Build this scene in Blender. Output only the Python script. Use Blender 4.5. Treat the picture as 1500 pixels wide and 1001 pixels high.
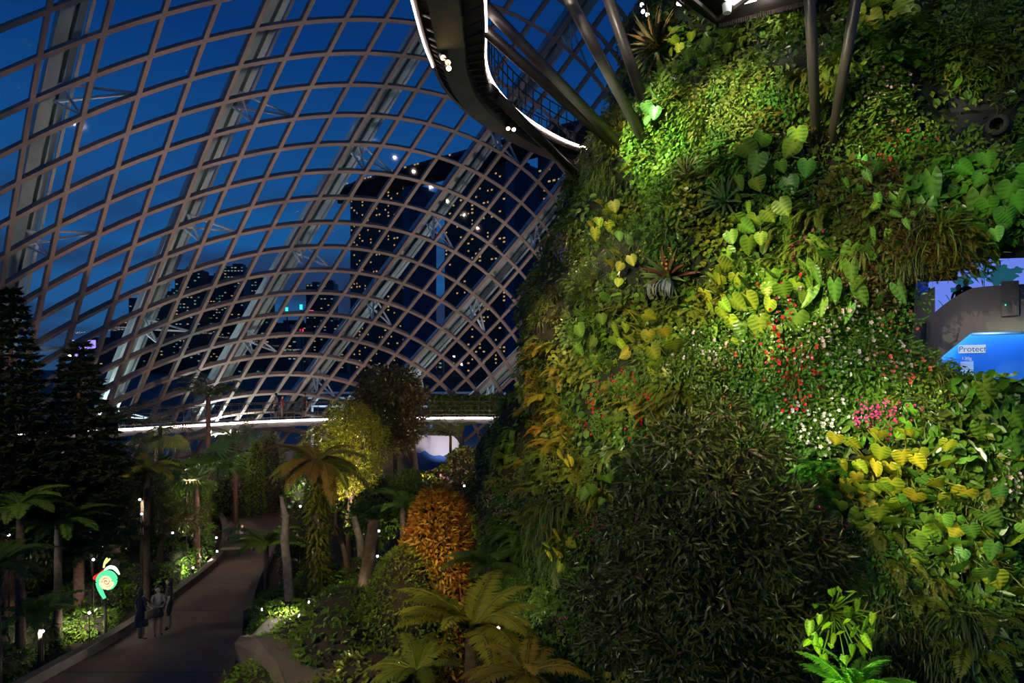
import bpy, bmesh, math, random
import numpy as np
from mathutils import Vector, Matrix

for o in list(bpy.data.objects):
    bpy.data.objects.remove(o, do_unlink=True)
scene = bpy.context.scene
COL = scene.collection
random.seed(7)
rng = np.random.default_rng(11)
PI = math.pi

# ------------------------------------------------------------------ camera
EYE = 9.0                 # eye height above the garden path, metres
FPX, CXP, CYP = 1000.0, 750.0, 540.0     # focal length and principal point in a 1500x1001 picture
cam_d = bpy.data.cameras.new('camera')
cam_d.sensor_width = 36.0
cam_d.lens = 24.0
cam_d.shift_y = (CYP - 500.5) / 1500.0
cam_d.clip_start = 0.1
cam_d.clip_end = 6000.0
cam = bpy.data.objects.new('camera', cam_d)
COL.objects.link(cam)
cam.location = (0, 0, EYE)
cam.rotation_euler = (PI / 2, 0, 0)
scene.camera = cam

# ------------------------------------------------------------------ dusk sky
world = bpy.data.worlds.new('dusk_sky')
scene.world = world
world.use_nodes = True
nt = world.node_tree
nt.nodes.clear()
w_out = nt.nodes.new('ShaderNodeOutputWorld')
w_bg = nt.nodes.new('ShaderNodeBackground')
w_tc = nt.nodes.new('ShaderNodeTexCoord')
w_sep = nt.nodes.new('ShaderNodeSeparateXYZ')
w_ramp = nt.nodes.new('ShaderNodeValToRGB')
w_map = nt.nodes.new('ShaderNodeMapping')
w_noise = nt.nodes.new('ShaderNodeTexNoise')
w_cr = nt.nodes.new('ShaderNodeValToRGB')
w_low = nt.nodes.new('ShaderNodeMapRange')
w_mul = nt.nodes.new('ShaderNodeMath'); w_mul.operation = 'MULTIPLY'
w_mix = nt.nodes.new('ShaderNodeMixRGB')
nt.links.new(w_tc.outputs['Generated'], w_sep.inputs[0])
nt.links.new(w_sep.outputs['Z'], w_ramp.inputs[0])
nt.links.new(w_tc.outputs['Generated'], w_map.inputs['Vector'])
w_map.inputs['Scale'].default_value = (1.6, 1.6, 7.0)
nt.links.new(w_map.outputs[0], w_noise.inputs['Vector'])
w_noise.inputs['Scale'].default_value = 2.3
w_noise.inputs['Detail'].default_value = 5.0
nt.links.new(w_noise.outputs['Fac'], w_cr.inputs[0])
w_cr.color_ramp.elements[0].position = 0.40
w_cr.color_ramp.elements[1].position = 0.58
nt.links.new(w_sep.outputs['Z'], w_low.inputs['Value'])
w_low.inputs['From Min'].default_value = 0.10
w_low.inputs['From Max'].default_value = 0.30
w_low.inputs['To Min'].default_value = 0.85
w_low.inputs['To Max'].default_value = 0.0
nt.links.new(w_cr.outputs[0], w_mul.inputs[0])
nt.links.new(w_low.outputs[0], w_mul.inputs[1])
nt.links.new(w_mul.outputs[0], w_mix.inputs['Fac'])
nt.links.new(w_ramp.outputs[0], w_mix.inputs['Color1'])
w_mix.inputs['Color2'].default_value = (0.016, 0.022, 0.055, 1)
nt.links.new(w_mix.outputs[0], w_bg.inputs['Color'])
nt.links.new(w_bg.outputs[0], w_out.inputs['Surface'])
cr = w_ramp.color_ramp
cr.elements[0].position = 0.0; cr.elements[0].color = (0.020, 0.095, 0.235, 1)
cr.elements[1].position = 1.0; cr.elements[1].color = (0.001, 0.010, 0.055, 1)
e = cr.elements.new(0.18); e.color = (0.009, 0.098, 0.300, 1)
e = cr.elements.new(0.42); e.color = (0.0025, 0.038, 0.170, 1)
w_bg.inputs['Strength'].default_value = 1.0

scene.view_settings.view_transform = 'Standard'
scene.view_settings.look = 'None'
scene.view_settings.gamma = 1.0
scene.view_settings.use_curve_mapping = False
scene.view_settings.exposure = 0.0

# ------------------------------------------------------------------ helpers
def at(px, py, Y):
    """point seen at a picture pixel, at distance Y"""
    return Vector(((px - CXP) / FPX * Y, Y, EYE - (py - CYP) / FPX * Y))

def on_z(px, py, z=0.0):
    """point where the pixel's ray meets the level z"""
    return at(px, py, (EYE - z) * FPX / (py - CYP))

def ray(px, py):
    return Vector(((px - CXP) / FPX, 1.0, -(py - CYP) / FPX))

def on_plane(px, py, p0, n):
    d = ray(px, py)
    t = (Vector(p0) - Vector((0, 0, EYE))).dot(n) / d.dot(n)
    return Vector((0, 0, EYE)) + d * t

def tag(o, label=None, cat=None, group=None, kind=None):
    if label: o['label'] = label
    if cat: o['category'] = cat
    if group: o['group'] = group
    if kind: o['kind'] = kind
    return o

def empty(name, loc=(0, 0, 0), rz=0.0):
    o = bpy.data.objects.new(name, None)
    o.empty_display_size = 0.2
    COL.objects.link(o)
    o.location = loc
    o.rotation_euler = (0, 0, rz)
    return o

def link(name, me, parent=None, loc=(0, 0, 0), rz=0.0, sc=1.0):
    o = bpy.data.objects.new(name, me)
    COL.objects.link(o)
    if parent: o.parent = parent
    o.location = loc
    o.rotation_euler = (0, 0, rz)
    if sc != 1.0: o.scale = (sc, sc, sc)
    return o

class MB:
    """collects vertices and faces for one mesh"""
    def __init__(self):
        self.v = []; self.f = []; self.r = []; self.m = []; self.n = 0
    def add(self, verts, faces, rnd=0.5, mat=0):
        verts = np.asarray(verts, float).reshape(-1, 3)
        k = self.n
        self.v.append(verts)
        self.f.extend([tuple(int(i) + k for i in f) for f in faces])
        self.m.extend([mat] * len(faces))
        r = np.asarray(rnd, float)
        self.r.append(np.full(len(verts), float(r)) if r.ndim == 0 else r)
        self.n += len(verts)
        return self
    def box(self, c, s, rz=0.0, mat=0):
        c = np.asarray(c, float); h = np.asarray(s, float) / 2
        p = np.array([(x, y, z) for z in (-1, 1) for y in (-1, 1) for x in (-1, 1)], float) * h
        co, si = math.cos(rz), math.sin(rz)
        p = np.stack([p[:, 0] * co - p[:, 1] * si, p[:, 0] * si + p[:, 1] * co, p[:, 2]], 1) + c
        return self.add(p, [(0, 2, 3, 1), (4, 5, 7, 6), (0, 1, 5, 4), (2, 6, 7, 3), (0, 4, 6, 2), (1, 3, 7, 5)], mat=mat)
    def tube(self, pts, rad, n=10, mat=0, cap=True, flat=1.0):
        pts = [Vector(p) for p in pts]
        if not hasattr(rad, '__len__'): rad = [rad] * len(pts)
        vs = []; fs = []
        up = Vector((0, 0, 1))
        for i, p in enumerate(pts):
            t = (pts[min(i + 1, len(pts) - 1)] - pts[max(i - 1, 0)])
            t = t.normalized() if t.length > 1e-9 else Vector((0, 0, 1))
            a = t.cross(up)
            if a.length < 1e-3: a = t.cross(Vector((0, 1, 0)))
            a.normalize(); b = t.cross(a)
            for k in range(n):
                w = 2 * PI * k / n
                vs.append(p + a * math.cos(w) * rad[i] + b * math.sin(w) * rad[i] * flat)
        for i in range(len(pts) - 1):
            for k in range(n):
                fs.append((i * n + k, i * n + (k + 1) % n, (i + 1) * n + (k + 1) % n, (i + 1) * n + k))
        if cap:
            fs.append(tuple(range(n - 1, -1, -1)))
            fs.append(tuple(range((len(pts) - 1) * n, len(pts) * n)))
        return self.add([tuple(v) for v in vs], fs, mat=mat)
    def lathe(self, prof, n=16, c=(0, 0, 0), mat=0):
        vs = []; fs = []
        for r, z in prof:
            for k in range(n):
                w = 2 * PI * k / n
                vs.append((c[0] + r * math.cos(w), c[1] + r * math.sin(w), c[2] + z))
        for i in range(len(prof) - 1):
            for k in range(n):
                fs.append((i * n + k, i * n + (k + 1) % n, (i + 1) * n + (k + 1) % n, (i + 1) * n + k))
        return self.add(vs, fs, mat=mat)
    def sweep(self, pts, ups, sides, prof, mat=0):
        """profile (list of (side, up) offsets) swept along pts"""
        n = len(prof); vs = []; fs = []
        for p, u, s in zip(pts, ups, sides):
            for a, b in prof: vs.append(np.asarray(p) + np.asarray(s) * a + np.asarray(u) * b)
        L = len(pts)
        for i in range(L - 1):
            for k in range(n):
                fs.append((i * n + k, i * n + (k + 1) % n, (i + 1) * n + (k + 1) % n, (i + 1) * n + k))
        fs.append(tuple(range(n - 1, -1, -1))); fs.append(tuple(range((L - 1) * n, L * n)))
        return self.add(vs, fs, mat=mat)
    def prism(self, poly, thick, mat=0):
        """closed polygon of 3-D points extruded by the vector thick"""
        n = len(poly); t = Vector(thick)
        vs = [tuple(p) for p in poly] + [tuple(Vector(p) + t) for p in poly]
        fs = [tuple(range(n)), tuple(range(2 * n - 1, n - 1, -1))]
        fs += [(k, k + n, (k + 1) % n + n, (k + 1) % n) for k in range(n)]
        return self.add(vs, fs, mat=mat)
    def mesh(self, name, mats, smooth=False):
        me = bpy.data.meshes.new(name)
        v = np.concatenate(self.v) if self.v else np.zeros((0, 3))
        me.from_pydata(v.tolist(), [], self.f)
        for m in (mats if isinstance(mats, (list, tuple)) else [mats]): me.materials.append(m)
        if any(self.m): me.polygons.foreach_set('material_index', self.m)
        a = me.attributes.new('rnd', 'FLOAT', 'POINT')
        a.data.foreach_set('value', np.concatenate(self.r).astype(np.float32))
        if smooth: me.polygons.foreach_set('use_smooth', [True] * len(self.f))
        me.update()
        return me
    def build(self, name, mats, parent=None, smooth=False, loc=(0, 0, 0), rz=0.0):
        return link(name, self.mesh(name, mats, smooth), parent, loc, rz)

# ------------------------------------------------------------------ materials
def pmat(name, col, rough=0.6, metal=0.0, noise=0.0, nscale=3.0, col2=None, bump=0.0, emit=None, estr=0.0, spec=None):
    m = bpy.data.materials.new(name)
    m.use_nodes = True
    t = m.node_tree; b = t.nodes['Principled BSDF']
    b.inputs['Base Color'].default_value = (*col, 1)
    b.inputs['Roughness'].default_value = rough
    b.inputs['Metallic'].default_value = metal
    if spec is not None: b.inputs['Specular IOR Level'].default_value = spec
    if noise or col2 or bump:
        tc = t.nodes.new('ShaderNodeTexCoord')
        nz = t.nodes.new('ShaderNodeTexNoise')
        nz.inputs['Scale'].default_value = nscale; nz.inputs['Detail'].default_value = 6
        t.links.new(tc.outputs['Object'], nz.inputs['Vector'])
        rp = t.nodes.new('ShaderNodeValToRGB')
        c2 = col2 or tuple(c * (1 - noise) for c in col)
        rp.color_ramp.elements[0].color = (*c2, 1); rp.color_ramp.elements[0].position = 0.32
        rp.color_ramp.elements[1].color = (*col, 1); rp.color_ramp.elements[1].position = 0.68
        t.links.new(nz.outputs['Fac'], rp.inputs[0])
        t.links.new(rp.outputs[0], b.inputs['Base Color'])
        if bump:
            bp = t.nodes.new('ShaderNodeBump'); bp.inputs['Strength'].default_value = bump
            t.links.new(nz.outputs['Fac'], bp.inputs['Height'])
            t.links.new(bp.outputs[0], b.inputs['Normal'])
    if emit:
        b.inputs['Emission Color'].default_value = (*emit, 1)
        b.inputs['Emission Strength'].default_value = estr
    return m

def leafmat(name, c1, c2, rough=0.42, trans=0.25, spec=0.5):
    """leaf colour between c1 and c2 by leaf, times the plant's own tint"""
    m = bpy.data.materials.new(name)
    m.use_nodes = True
    t = m.node_tree; b = t.nodes['Principled BSDF']
    at_ = t.nodes.new('ShaderNodeAttribute'); at_.attribute_name = 'rnd'
    mx = t.nodes.new('ShaderNodeMixRGB')
    mx.inputs['Color1'].default_value = (*c1, 1); mx.inputs['Color2'].default_value = (*c2, 1)
    t.links.new(at_.outputs['Fac'], mx.inputs['Fac'])
    oi = t.nodes.new('ShaderNodeObjectInfo')
    mu = t.nodes.new('ShaderNodeMixRGB'); mu.blend_type = 'MULTIPLY'; mu.inputs['Fac'].default_value = 1
    t.links.new(mx.outputs[0], mu.inputs['Color1']); t.links.new(oi.outputs['Color'], mu.inputs['Color2'])
    hs = t.nodes.new('ShaderNodeHueSaturation')
    mr = t.nodes.new('ShaderNodeMapRange')
    mr.inputs['To Min'].default_value = 0.72; mr.inputs['To Max'].default_value = 1.28
    t.links.new(oi.outputs['Random'], mr.inputs['Value'])
    t.links.new(mr.outputs[0], hs.inputs['Value'])
    t.links.new(mu.outputs[0], hs.inputs['Color'])
    t.links.new(hs.outputs[0], b.inputs['Base Color'])
    b.inputs['Roughness'].default_value = rough
    b.inputs['Specular IOR Level'].default_value = spec
    if trans:
        out = t.nodes['Material Output']
        tr = t.nodes.new('ShaderNodeBsdfTranslucent')
        t.links.new(hs.outputs[0], tr.inputs['Color'])
        ms = t.nodes.new('ShaderNodeMixShader'); ms.inputs[0].default_value = trans
        t.links.new(b.outputs[0], ms.inputs[1]); t.links.new(tr.outputs[0], ms.inputs[2])
        t.links.new(ms.outputs[0], out.inputs['Surface'])
    return m

def emat(name, col, strength):
    m = bpy.data.materials.new(name)
    m.use_nodes = True
    t = m.node_tree; t.nodes.clear()
    o = t.nodes.new('ShaderNodeOutputMaterial'); em = t.nodes.new('ShaderNodeEmission')
    em.inputs[0].default_value = (*col, 1); em.inputs[1].default_value = strength
    t.links.new(em.outputs[0], o.inputs[0])
    return m

def glassmat(name, tint, refl=1.0):
    m = bpy.data.materials.new(name)
    m.use_nodes = True
    t = m.node_tree; t.nodes.clear()
    o = t.nodes.new('ShaderNodeOutputMaterial')
    tr = t.nodes.new('ShaderNodeBsdfTransparent'); tr.inputs[0].default_value = (*tint, 1)
    gl = t.nodes.new('ShaderNodeBsdfGlossy'); gl.inputs['Roughness'].default_value = 0.02
    gl.inputs[0].default_value = (refl, refl, refl, 1)
    fr = t.nodes.new('ShaderNodeFresnel'); fr.inputs[0].default_value = 1.28
    ms = t.nodes.new('ShaderNodeMixShader')
    t.links.new(fr.outputs[0], ms.inputs[0]); t.links.new(tr.outputs[0], ms.inputs[1]); t.links.new(gl.outputs[0], ms.inputs[2])
    t.links.new(ms.outputs[0], o.inputs[0])
    return m

M_frame = pmat('dome_frame_paint', (0.40, 0.29, 0.235), 0.45, 0.0, 0.15, 1.5)
M_arch = pmat('arch_paint', (0.60, 0.66, 0.61), 0.5, 0.0, 0.2, 0.6)
M_strut = pmat('white_strut_paint', (0.9, 0.92, 0.92), 0.4)
M_glass = glassmat('dome_glass', (0.95, 0.975, 1.0), 0.6)
M_steel = pmat('brown_grey_steel', (0.10, 0.082, 0.072), 0.38, 0.3, 0.25, 2.0)
M_dark = pmat('dark_metal', (0.035, 0.032, 0.03), 0.45, 0.4)
M_deck = pmat('deck_soffit', (0.24, 0.23, 0.24), 0.6, 0.0, 0.3, 1.2)
M_led = emat('warm_white_led', (1.0, 0.80, 0.72), 9.0)
M_conc = pmat('concrete', (0.30, 0.28, 0.27), 0.85, 0.0, 0.35, 1.6, bump=0.15)
M_path = pmat('path_concrete', (0.20, 0.13, 0.095), 0.75, 0.0, 0.35, 0.8, bump=0.1)
M_soil = pmat('dark_soil', (0.035, 0.026, 0.018), 0.95, 0.0, 0.5, 2.0, bump=0.3)
M_stone = pmat('planter_stone', (0.17, 0.13, 0.11), 0.8, 0.0, 0.3, 1.4, bump=0.1)
M_rock = pmat('mountain_growth', (0.022, 0.032, 0.009), 0.95, 0.0, 0.7, 2.4, col2=(0.008, 0.010, 0.004), bump=0.6)

def spot(name, loc, target, power, col, deg, blend=0.6, rad=0.12, parent=None):
    d = bpy.data.lights.new(name, 'SPOT')
    d.energy = power; d.color = col; d.spot_size = math.radians(deg); d.spot_blend = blend
    d.shadow_soft_size = rad
    o = bpy.data.objects.new(name, d)
    COL.objects.link(o)
    v = Vector(target) - Vector(loc)
    o.location = loc
    o.rotation_euler = v.to_track_quat('-Z', 'Y').to_euler()
    return o

def point(name, loc, power, col, rad=0.08):
    d = bpy.data.lights.new(name, 'POINT')
    d.energy = power; d.color = col; d.shadow_soft_size = rad
    o = bpy.data.objects.new(name, d); COL.objects.link(o); o.location = loc
    return o

# ------------------------------------------------------------------ dome surface
DP = np.array([2.19640962e+01, 1.73574036e+01, 1.29970147e+01, 3.72647034e+00,
        3.00270439e+00, 3.75034986e+00, -3.23387116e-01, 1.10830838e+00,
        3.57984379e-02, 1.07064731e+01, 1.34025503e+00, -2.95293625e-02,
        2.00317047e+00, 4.58716344e-02, 3.79838782e+01, 2.04745131e+00,
        5.68571848e-02, -2.23052604e-02, 1.70099729e-02, -1.26391534e-01,
       -8.70552877e-02, 3.27495046e-01, -2.07020393e-01])

def dome(i, j):
    """grid crossing (i, j) on the dome: the line where two fans of planes meet, at its point nearest the dome's heart"""
    p = DP; I = i - 12.0; J = j - 8.0
    R = np.exp(p[3:6]); yaw = p[6]
    nrm = lambda t, f: np.array([math.cos(f) * math.cos(t), math.cos(f) * math.sin(t), math.sin(f)])
    nA = nrm(p[7], p[8]) + I * p[17:20] * 0.1
    nB = nrm(p[12], p[13]) + J * p[20:23] * 0.1
    cA = p[9] + p[10] * I + p[11] * I * I; cB = p[14] + p[15] * J + p[16] * J * J
    d = np.cross(nA, nB)
    P0 = (cA * np.cross(nB, d) + cB * np.cross(d, nA)) / (d @ d)
    cy, sy = math.cos(yaw), math.sin(yaw)
    tr = lambda v: np.array([(v[0] * cy + v[1] * sy) / R[0], (-v[0] * sy + v[1] * cy) / R[1], v[2] / R[2]])
    q = tr(P0); e_ = tr(d)
    A = e_ @ e_; B = q @ e_
    return P0 - (B / A) * d + p[0:3]

def dome_frame(i, j):
    h = 0.05
    P = dome(i, j)
    a, b, c, d = dome(i + h, j), dome(i - h, j), dome(i, j + h), dome(i, j - h)
    if any(x is None for x in (P, a, b, c, d)): return None
    ti = a - b; tj = c - d
    n = np.cross(ti, tj); n /= np.linalg.norm(n)
    if n @ (P - np.array([2.0, 24.0, 8.0])) < 0: n = -n
    return P, n, ti / np.linalg.norm(ti), tj / np.linalg.norm(tj)

# ------------------------------------------------------------------ glass dome: mullions, transoms, panes
I0, I1, J0, J1 = -2, 25, -6, 19
ZMIN = 2.2
dome_root = tag(empty('ceiling', (0, 0, 0)), 'curved glass roof of brown steel grid bars and blue panes', None, None, 'structure')
BW, BD = 0.19, 0.36        # bar width and depth

def bar(name, line, along_i):
    seg = []
    runs = []
    for i, j in line:
        f = dome_frame(i, j)
        if f is None or f[0][2] < ZMIN or f[0][0] > 26:
            if len(seg) > 1: runs.append(seg)
            seg = []
            continue
        seg.append(f)
    if len(seg) > 1: runs.append(seg)
    if not runs: return
    mb = MB()
    for sg in runs:
        pts = [s[0] for s in sg]; ups = [s[1] for s in sg]
        tan = [(s[2] if along_i else s[3]) for s in sg]
        sides = [np.cross(t, u) / np.linalg.norm(np.cross(t, u)) for t, u in zip(tan, ups)]
        mb.sweep(pts, ups, sides, [(-BW / 2, -BD), (BW / 2, -BD), (BW / 2, 0.0), (-BW / 2, 0.0)])
    return mb.build(name, M_frame, dome_root)

for i in range(I0, I1 + 1):
    bar('mullion', [(i, j / 2) for j in range(2 * J0, 2 * J1 + 1)], False)
for j in range(J0, J1 + 1):
    bar('transom', [(i / 2, j) for i in range(2 * I0, 2 * I1 + 1)], True)

panes = []
for i in range(I0, I1):
    for j in range(J0, J1):
        fr = [dome_frame(i + a, j + b) for a, b in ((0, 0), (1, 0), (1, 1), (0, 1))]
        if any(f is None for f in fr) or min(f[0][2] for f in fr) < ZMIN or max(f[0][0] for f in fr) > 26: continue
        q = np.array([f[0] for f in fr]); n = np.mean([f[1] for f in fr], 0)
        c = q.mean(0)
        px = CXP + FPX * q[:, 0] / q[:, 1]; py = CYP - FPX * (q[:, 2] - EYE) / q[:, 1]
        area = 0.5 * abs(np.dot(px, np.roll(py, 1)) - np.dot(py, np.roll(px, 1)))
        vis = (px.max() > 0) & (px.min() < 940) & (py.max() > 0) & (py.min() < 640)
        if vis and px.mean() > 830 and py.mean() > 150: vis = False
        panes.append((area if vis else -1.0, c + (q - c) * 0.975, n))
panes.sort(key=lambda t: -t[0])
rest = MB()
QF = [(0, 3, 2, 1), (4, 5, 6, 7), (0, 1, 5, 4), (1, 2, 6, 5), (2, 3, 7, 6), (3, 0, 4, 7)]
for k, (ar, q, n) in enumerate(panes):
    v = np.concatenate([q - n * 0.10, q - n * 0.075])
    if k < 300 and ar > 0:
        c = v.mean(0)
        MB().add(v - c, QF).build('pane', M_glass, dome_root, loc=tuple(c))
    else:
        rest.add(v, QF)
if rest.n:
    tag(rest.build('outer_panes', M_glass, dome_root), None, None, None, 'stuff')

# ------------------------------------------------------------------ outer steel arches with their V struts
for k in range(7):
    ia = -2.4 + 4 * k
    pts = []; ups = []; sides = []
    for j2 in range(2 * J0, 2 * J1 + 1):
        f = dome_frame(ia, j2 / 2)
        if f is None or f[0][2] < 0.3 or f[0][0] > 26: continue
        pts.append(f[0] + f[1] * 1.5); ups.append(f[1])
        s = np.cross(f[3], f[1]); sides.append(s / np.linalg.norm(s))
    if len(pts) < 3: continue
    root = empty('steel_arch', tuple(pts[-1]))
    base = pts[-1]
    pl = [p - base for p in pts]
    near = ['over the conifers', 'behind the tall conifer', 'above the second conifer', 'above the feather palm', 'above the round tree',
            'above the dark broadleaf tree', 'next to the planted mountain'][k]
    tag(root, 'pale grey steel arch rib outside the glass roof, ' + near, 'arch', 'outer arch ribs of the glass roof')
    mb = MB(); mb.sweep(pl, ups, sides, [(-.55, -.10), (-.02, -.10), (-.02, .35), (.14, .35), (.14, -.16), (.44, -.16), (.44, .5), (-.55, .5)])
    mb.build('rib_girder', M_arch, root)
    mb = MB(); mb.sweep(pl, ups, sides, [(.56, -.08), (.70, -.08), (.70, .08), (.56, .08)])
    mb.build('cable_tray', M_arch, root)
    for b in range((1 + 2 * (k - 1)) % 4 - 8, J1, 4):
        for (di, oi) in ((0.4, 0), (1.4, 1)):
            for dj in (-0.22, 0.22):
                f0 = dome_frame(ia, b - .5 + dj); f1 = dome_frame(ia + di, b)
                if f0 is None or f1 is None or f1[0][2] < ZMIN or f0[0][2] < 1 or f1[0][0] > 26: continue
                MB().tube([f0[0] + f0[1] * 1.35 - base, f1[0] + f1[1] * 0.02 - base], 0.07, 6).build('strut', M_strut, root)
    # uplight at the arch's outer foot
    f = dome_frame(ia, 14.5)
    if f is not None:
        foot = f[0] + f[1] * 3.2
        foot[2] = max(0.3, min(3.0, f[0][2] - 3.0))
        tgt = dome_frame(ia, 11.0); tgt = tgt[0] + tgt[1] * 1.5
        fl = tag(empty('floodlight', tuple(foot)), 'plaza floodlight at the foot of the arch rib ' + near, 'floodlight', 'arch floodlights outside the roof')
        MB().lathe([(0.0, -0.3), (0.18, -0.3), (0.22, 0.0), (0.0, 0.0)], 10).build('lamp_body', M_dark, fl)
        MB().box((0, 0, -0.16 - foot[2] / 2), (0.1, 0.1, foot[2] - 0.1)).build('post', M_dark, fl)
        spot('arch_lamp', tuple(foot + np.array([0, 0, 0.1])), tgt, 9000, (0.80, 0.97, 1.0), 85, 0.8, 0.2)

# ------------------------------------------------------------------ ground
def poly_plane(name, pts, z, mat, label, thick=0.3):
    mb = MB(); mb.prism([(x, y, z) for x, y in pts], (0, 0, -thick))
    return tag(mb.build(name, mat), label, None, None, 'structure')

def sm(pts, n=6):
    """smooth a 2-D or 3-D polyline (Catmull-Rom)"""
    P = [np.array(p, float) for p in pts]; out = []
    for k in range(len(P) - 1):
        a = P[max(k - 1, 0)]; b = P[k]; c = P[k + 1]; d = P[min(k + 2, len(P) - 1)]
        for s in range(n):
            t = s / n
            out.append(0.5 * ((2 * b) + (-a + c) * t + (2 * a - 5 * b + 4 * c - d) * t * t + (-a + 3 * b - 3 * c + d) * t ** 3))
    out.append(P[-1])
    return out

floor_s = poly_plane('floor', [(-60, -8), (45, -8), (45, 62), (-60, 62)], -0.06, M_soil, 'dark soil of the indoor garden beds', 0.4)
PL = [(-14.5, 12), (-13.9, 16), (-13.4, 20), (-13.0, 23), (-13.1, 26.5), (-13.6, 32), (-15.8, 38), (-18.5, 43)]
PR = [(-7.6, 12), (-7.9, 17), (-8.5, 21), (-9.7, 24.7), (-10.5, 27.3), (-11.6, 32), (-12.6, 37), (-11.5, 43.5)]
pl_s = sm(PL, 5); pr_s = sm(PR, 5)
poly_plane('floor_path', [tuple(p) for p in pl_s] + [tuple(p) for p in reversed(pr_s)], 0.0, M_path, 'brown grey paved garden path curving past the planting')
# path joints and kerbs
for a, b in ((20.2, 20.2), (25.4, 25.2), (28.6, 28.4), (34.4, 34.2), (38.6, 38.3)):
    xl = np.interp(a, [p[1] for p in PL], [p[0] for p in PL]); xr = np.interp(b, [p[1] for p in PR], [p[0] for p in PR])
    MB().prism([(xl, a, 0.004), (xr, b, 0.004), (xr, b + .07, 0.004), (xl, a + .07, 0.004)], (0, 0, -0.01)).build('trim_1', M_dark)['kind'] = 'structure'
def kerb(name, line, w, h, mat, label):
    pts = [np.array([p[0], p[1], 0.0]) for p in line]
    ups = [np.array([0, 0, 1.0])] * len(pts); sd = []
    for k in range(len(pts)):
        t = pts[min(k + 1, len(pts) - 1)] - pts[max(k - 1, 0)]; t /= np.linalg.norm(t)
        sd.append(np.array([-t[1], t[0], 0]))
    mb = MB(); mb.sweep(pts, ups, sd, [(0, -.05), (w, -.05), (w, h), (0, h)])
    return tag(mb.build(name, mat), label, None, None, 'structure')
kerb('trim_2', pl_s, 0.32, 0.30, M_stone, 'low stone kerb along the planting side of the path')
kerb('trim_3', [(p[0] + .3, p[1]) for p in pr_s[15:]], 0.3, 0.28, M_stone, 'low stone kerb of the middle bed')
poly_plane('floor_plaza', [(-60, 40), (60, 62), (60, 120), (-60, 120)], -0.3, M_conc, 'plaza paving outside the glass', 0.2)
M_far = pmat('far_ground', (0.02, 0.022, 0.025), 0.7)
poly_plane('ground_city', [(-3500, 120), (3500, 120), (3500, 3800), (-3500, 3800)], -1.5, M_far, 'dark city ground and water beyond the dome', 0.5)

# low wall behind the ring walkway
wl = [(-38, 24.0), (-33.5, 36), (-30, 42), (-25, 47), (-18, 51), (-10, 53), (-2, 53.6), (8, 53)]
pts = [np.array([p[0], p[1], 0.0]) for p in sm(wl, 4)]
sd = []
for k in range(len(pts)):
    t = pts[min(k + 1, len(pts) - 1)] - pts[max(k - 1, 0)]; t /= np.linalg.norm(t); sd.append(np.array([-t[1], t[0], 0]))
mb = MB(); mb.sweep(pts, [np.array([0, 0, 1.0])] * len(pts), sd, [(0, -.2), (.4, -.2), (.4, 2.6), (0, 2.6)])
tag(mb.build('wall_back', M_conc), 'low concrete wall at the foot of the glass roof', None, None, 'structure')

# ------------------------------------------------------------------ ring walkway in the background
ring = sm([(-30.5, 28.5), (-28.2, 32), (-26.0, 35), (-22.0, 38.9), (-18.8, 42.2), (-15.0, 45.5), (-10.2, 47.3), (-5.3, 47.9), (-1.2, 47.9), (2.4, 47.2), (6.0, 45.5)], 5)
rs = []
for k in range(len(ring)):
    t = ring[min(k + 1, len(ring) - 1)] - ring[max(k - 1, 0)]; t /= np.linalg.norm(t); rs.append(np.array([-t[1], t[0], 0]))
ZD = 5.55
rw = tag(empty('ring_walkway', (ring[20][0], ring[20][1], 0)), 'long curved walkway with railing and glowing light strip before the glass roof', 'walkway')
o3 = np.array([ring[20][0], ring[20][1], 0.0])
rp = [np.array([p[0], p[1], ZD]) - o3 for p in ring]
up = [np.array([0, 0, 1.0])] * len(rp)
mb = MB(); mb.sweep(rp, up, rs, [(0.06, -.42), (2.0, -.42), (2.0, 0), (0.06, 0)]); mb.build('deck', M_deck, rw)
mb = MB(); mb.sweep(rp, up, rs, [(-.02, -.10), (.06, -.10), (.06, .03), (-.02, .03)]); mb.build('light_strip', M_led, rw)
for zz, r_ in ((1.12, .03), (.82, .018), (.5, .014), (.2, .014)):
    MB().tube([p + s * .14 + np.array([0, 0, zz]) for p, s in zip(rp, rs)], r_, 6).build('rail', M_steel, rw)
MB().tube([p + s * 1.9 + np.array([0, 0, 1.12]) for p, s in zip(rp, rs)], .03, 6).build('rail', M_steel, rw)
for k in range(len(rp)):
    MB().tube([rp[k] + rs[k] * .14, rp[k] + rs[k] * .14 + np.array([0, 0, 1.12])], .022, 6).build('post', M_steel, rw)
    if k < len(rp) - 1:
        m_ = (rp[k] + rp[k + 1]) / 2 + rs[k] * .14
        MB().tube([m_, m_ + np.array([0, 0, 1.12])], .022, 6).build('post', M_steel, rw)
    if k % 5 == 2:
        q = rp[k] + rs[k] * 1.0
        MB().tube([(q[0], q[1], 0), (q[0], q[1], ZD - .3)], .16, 10).build('column', M_steel, rw)

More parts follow.
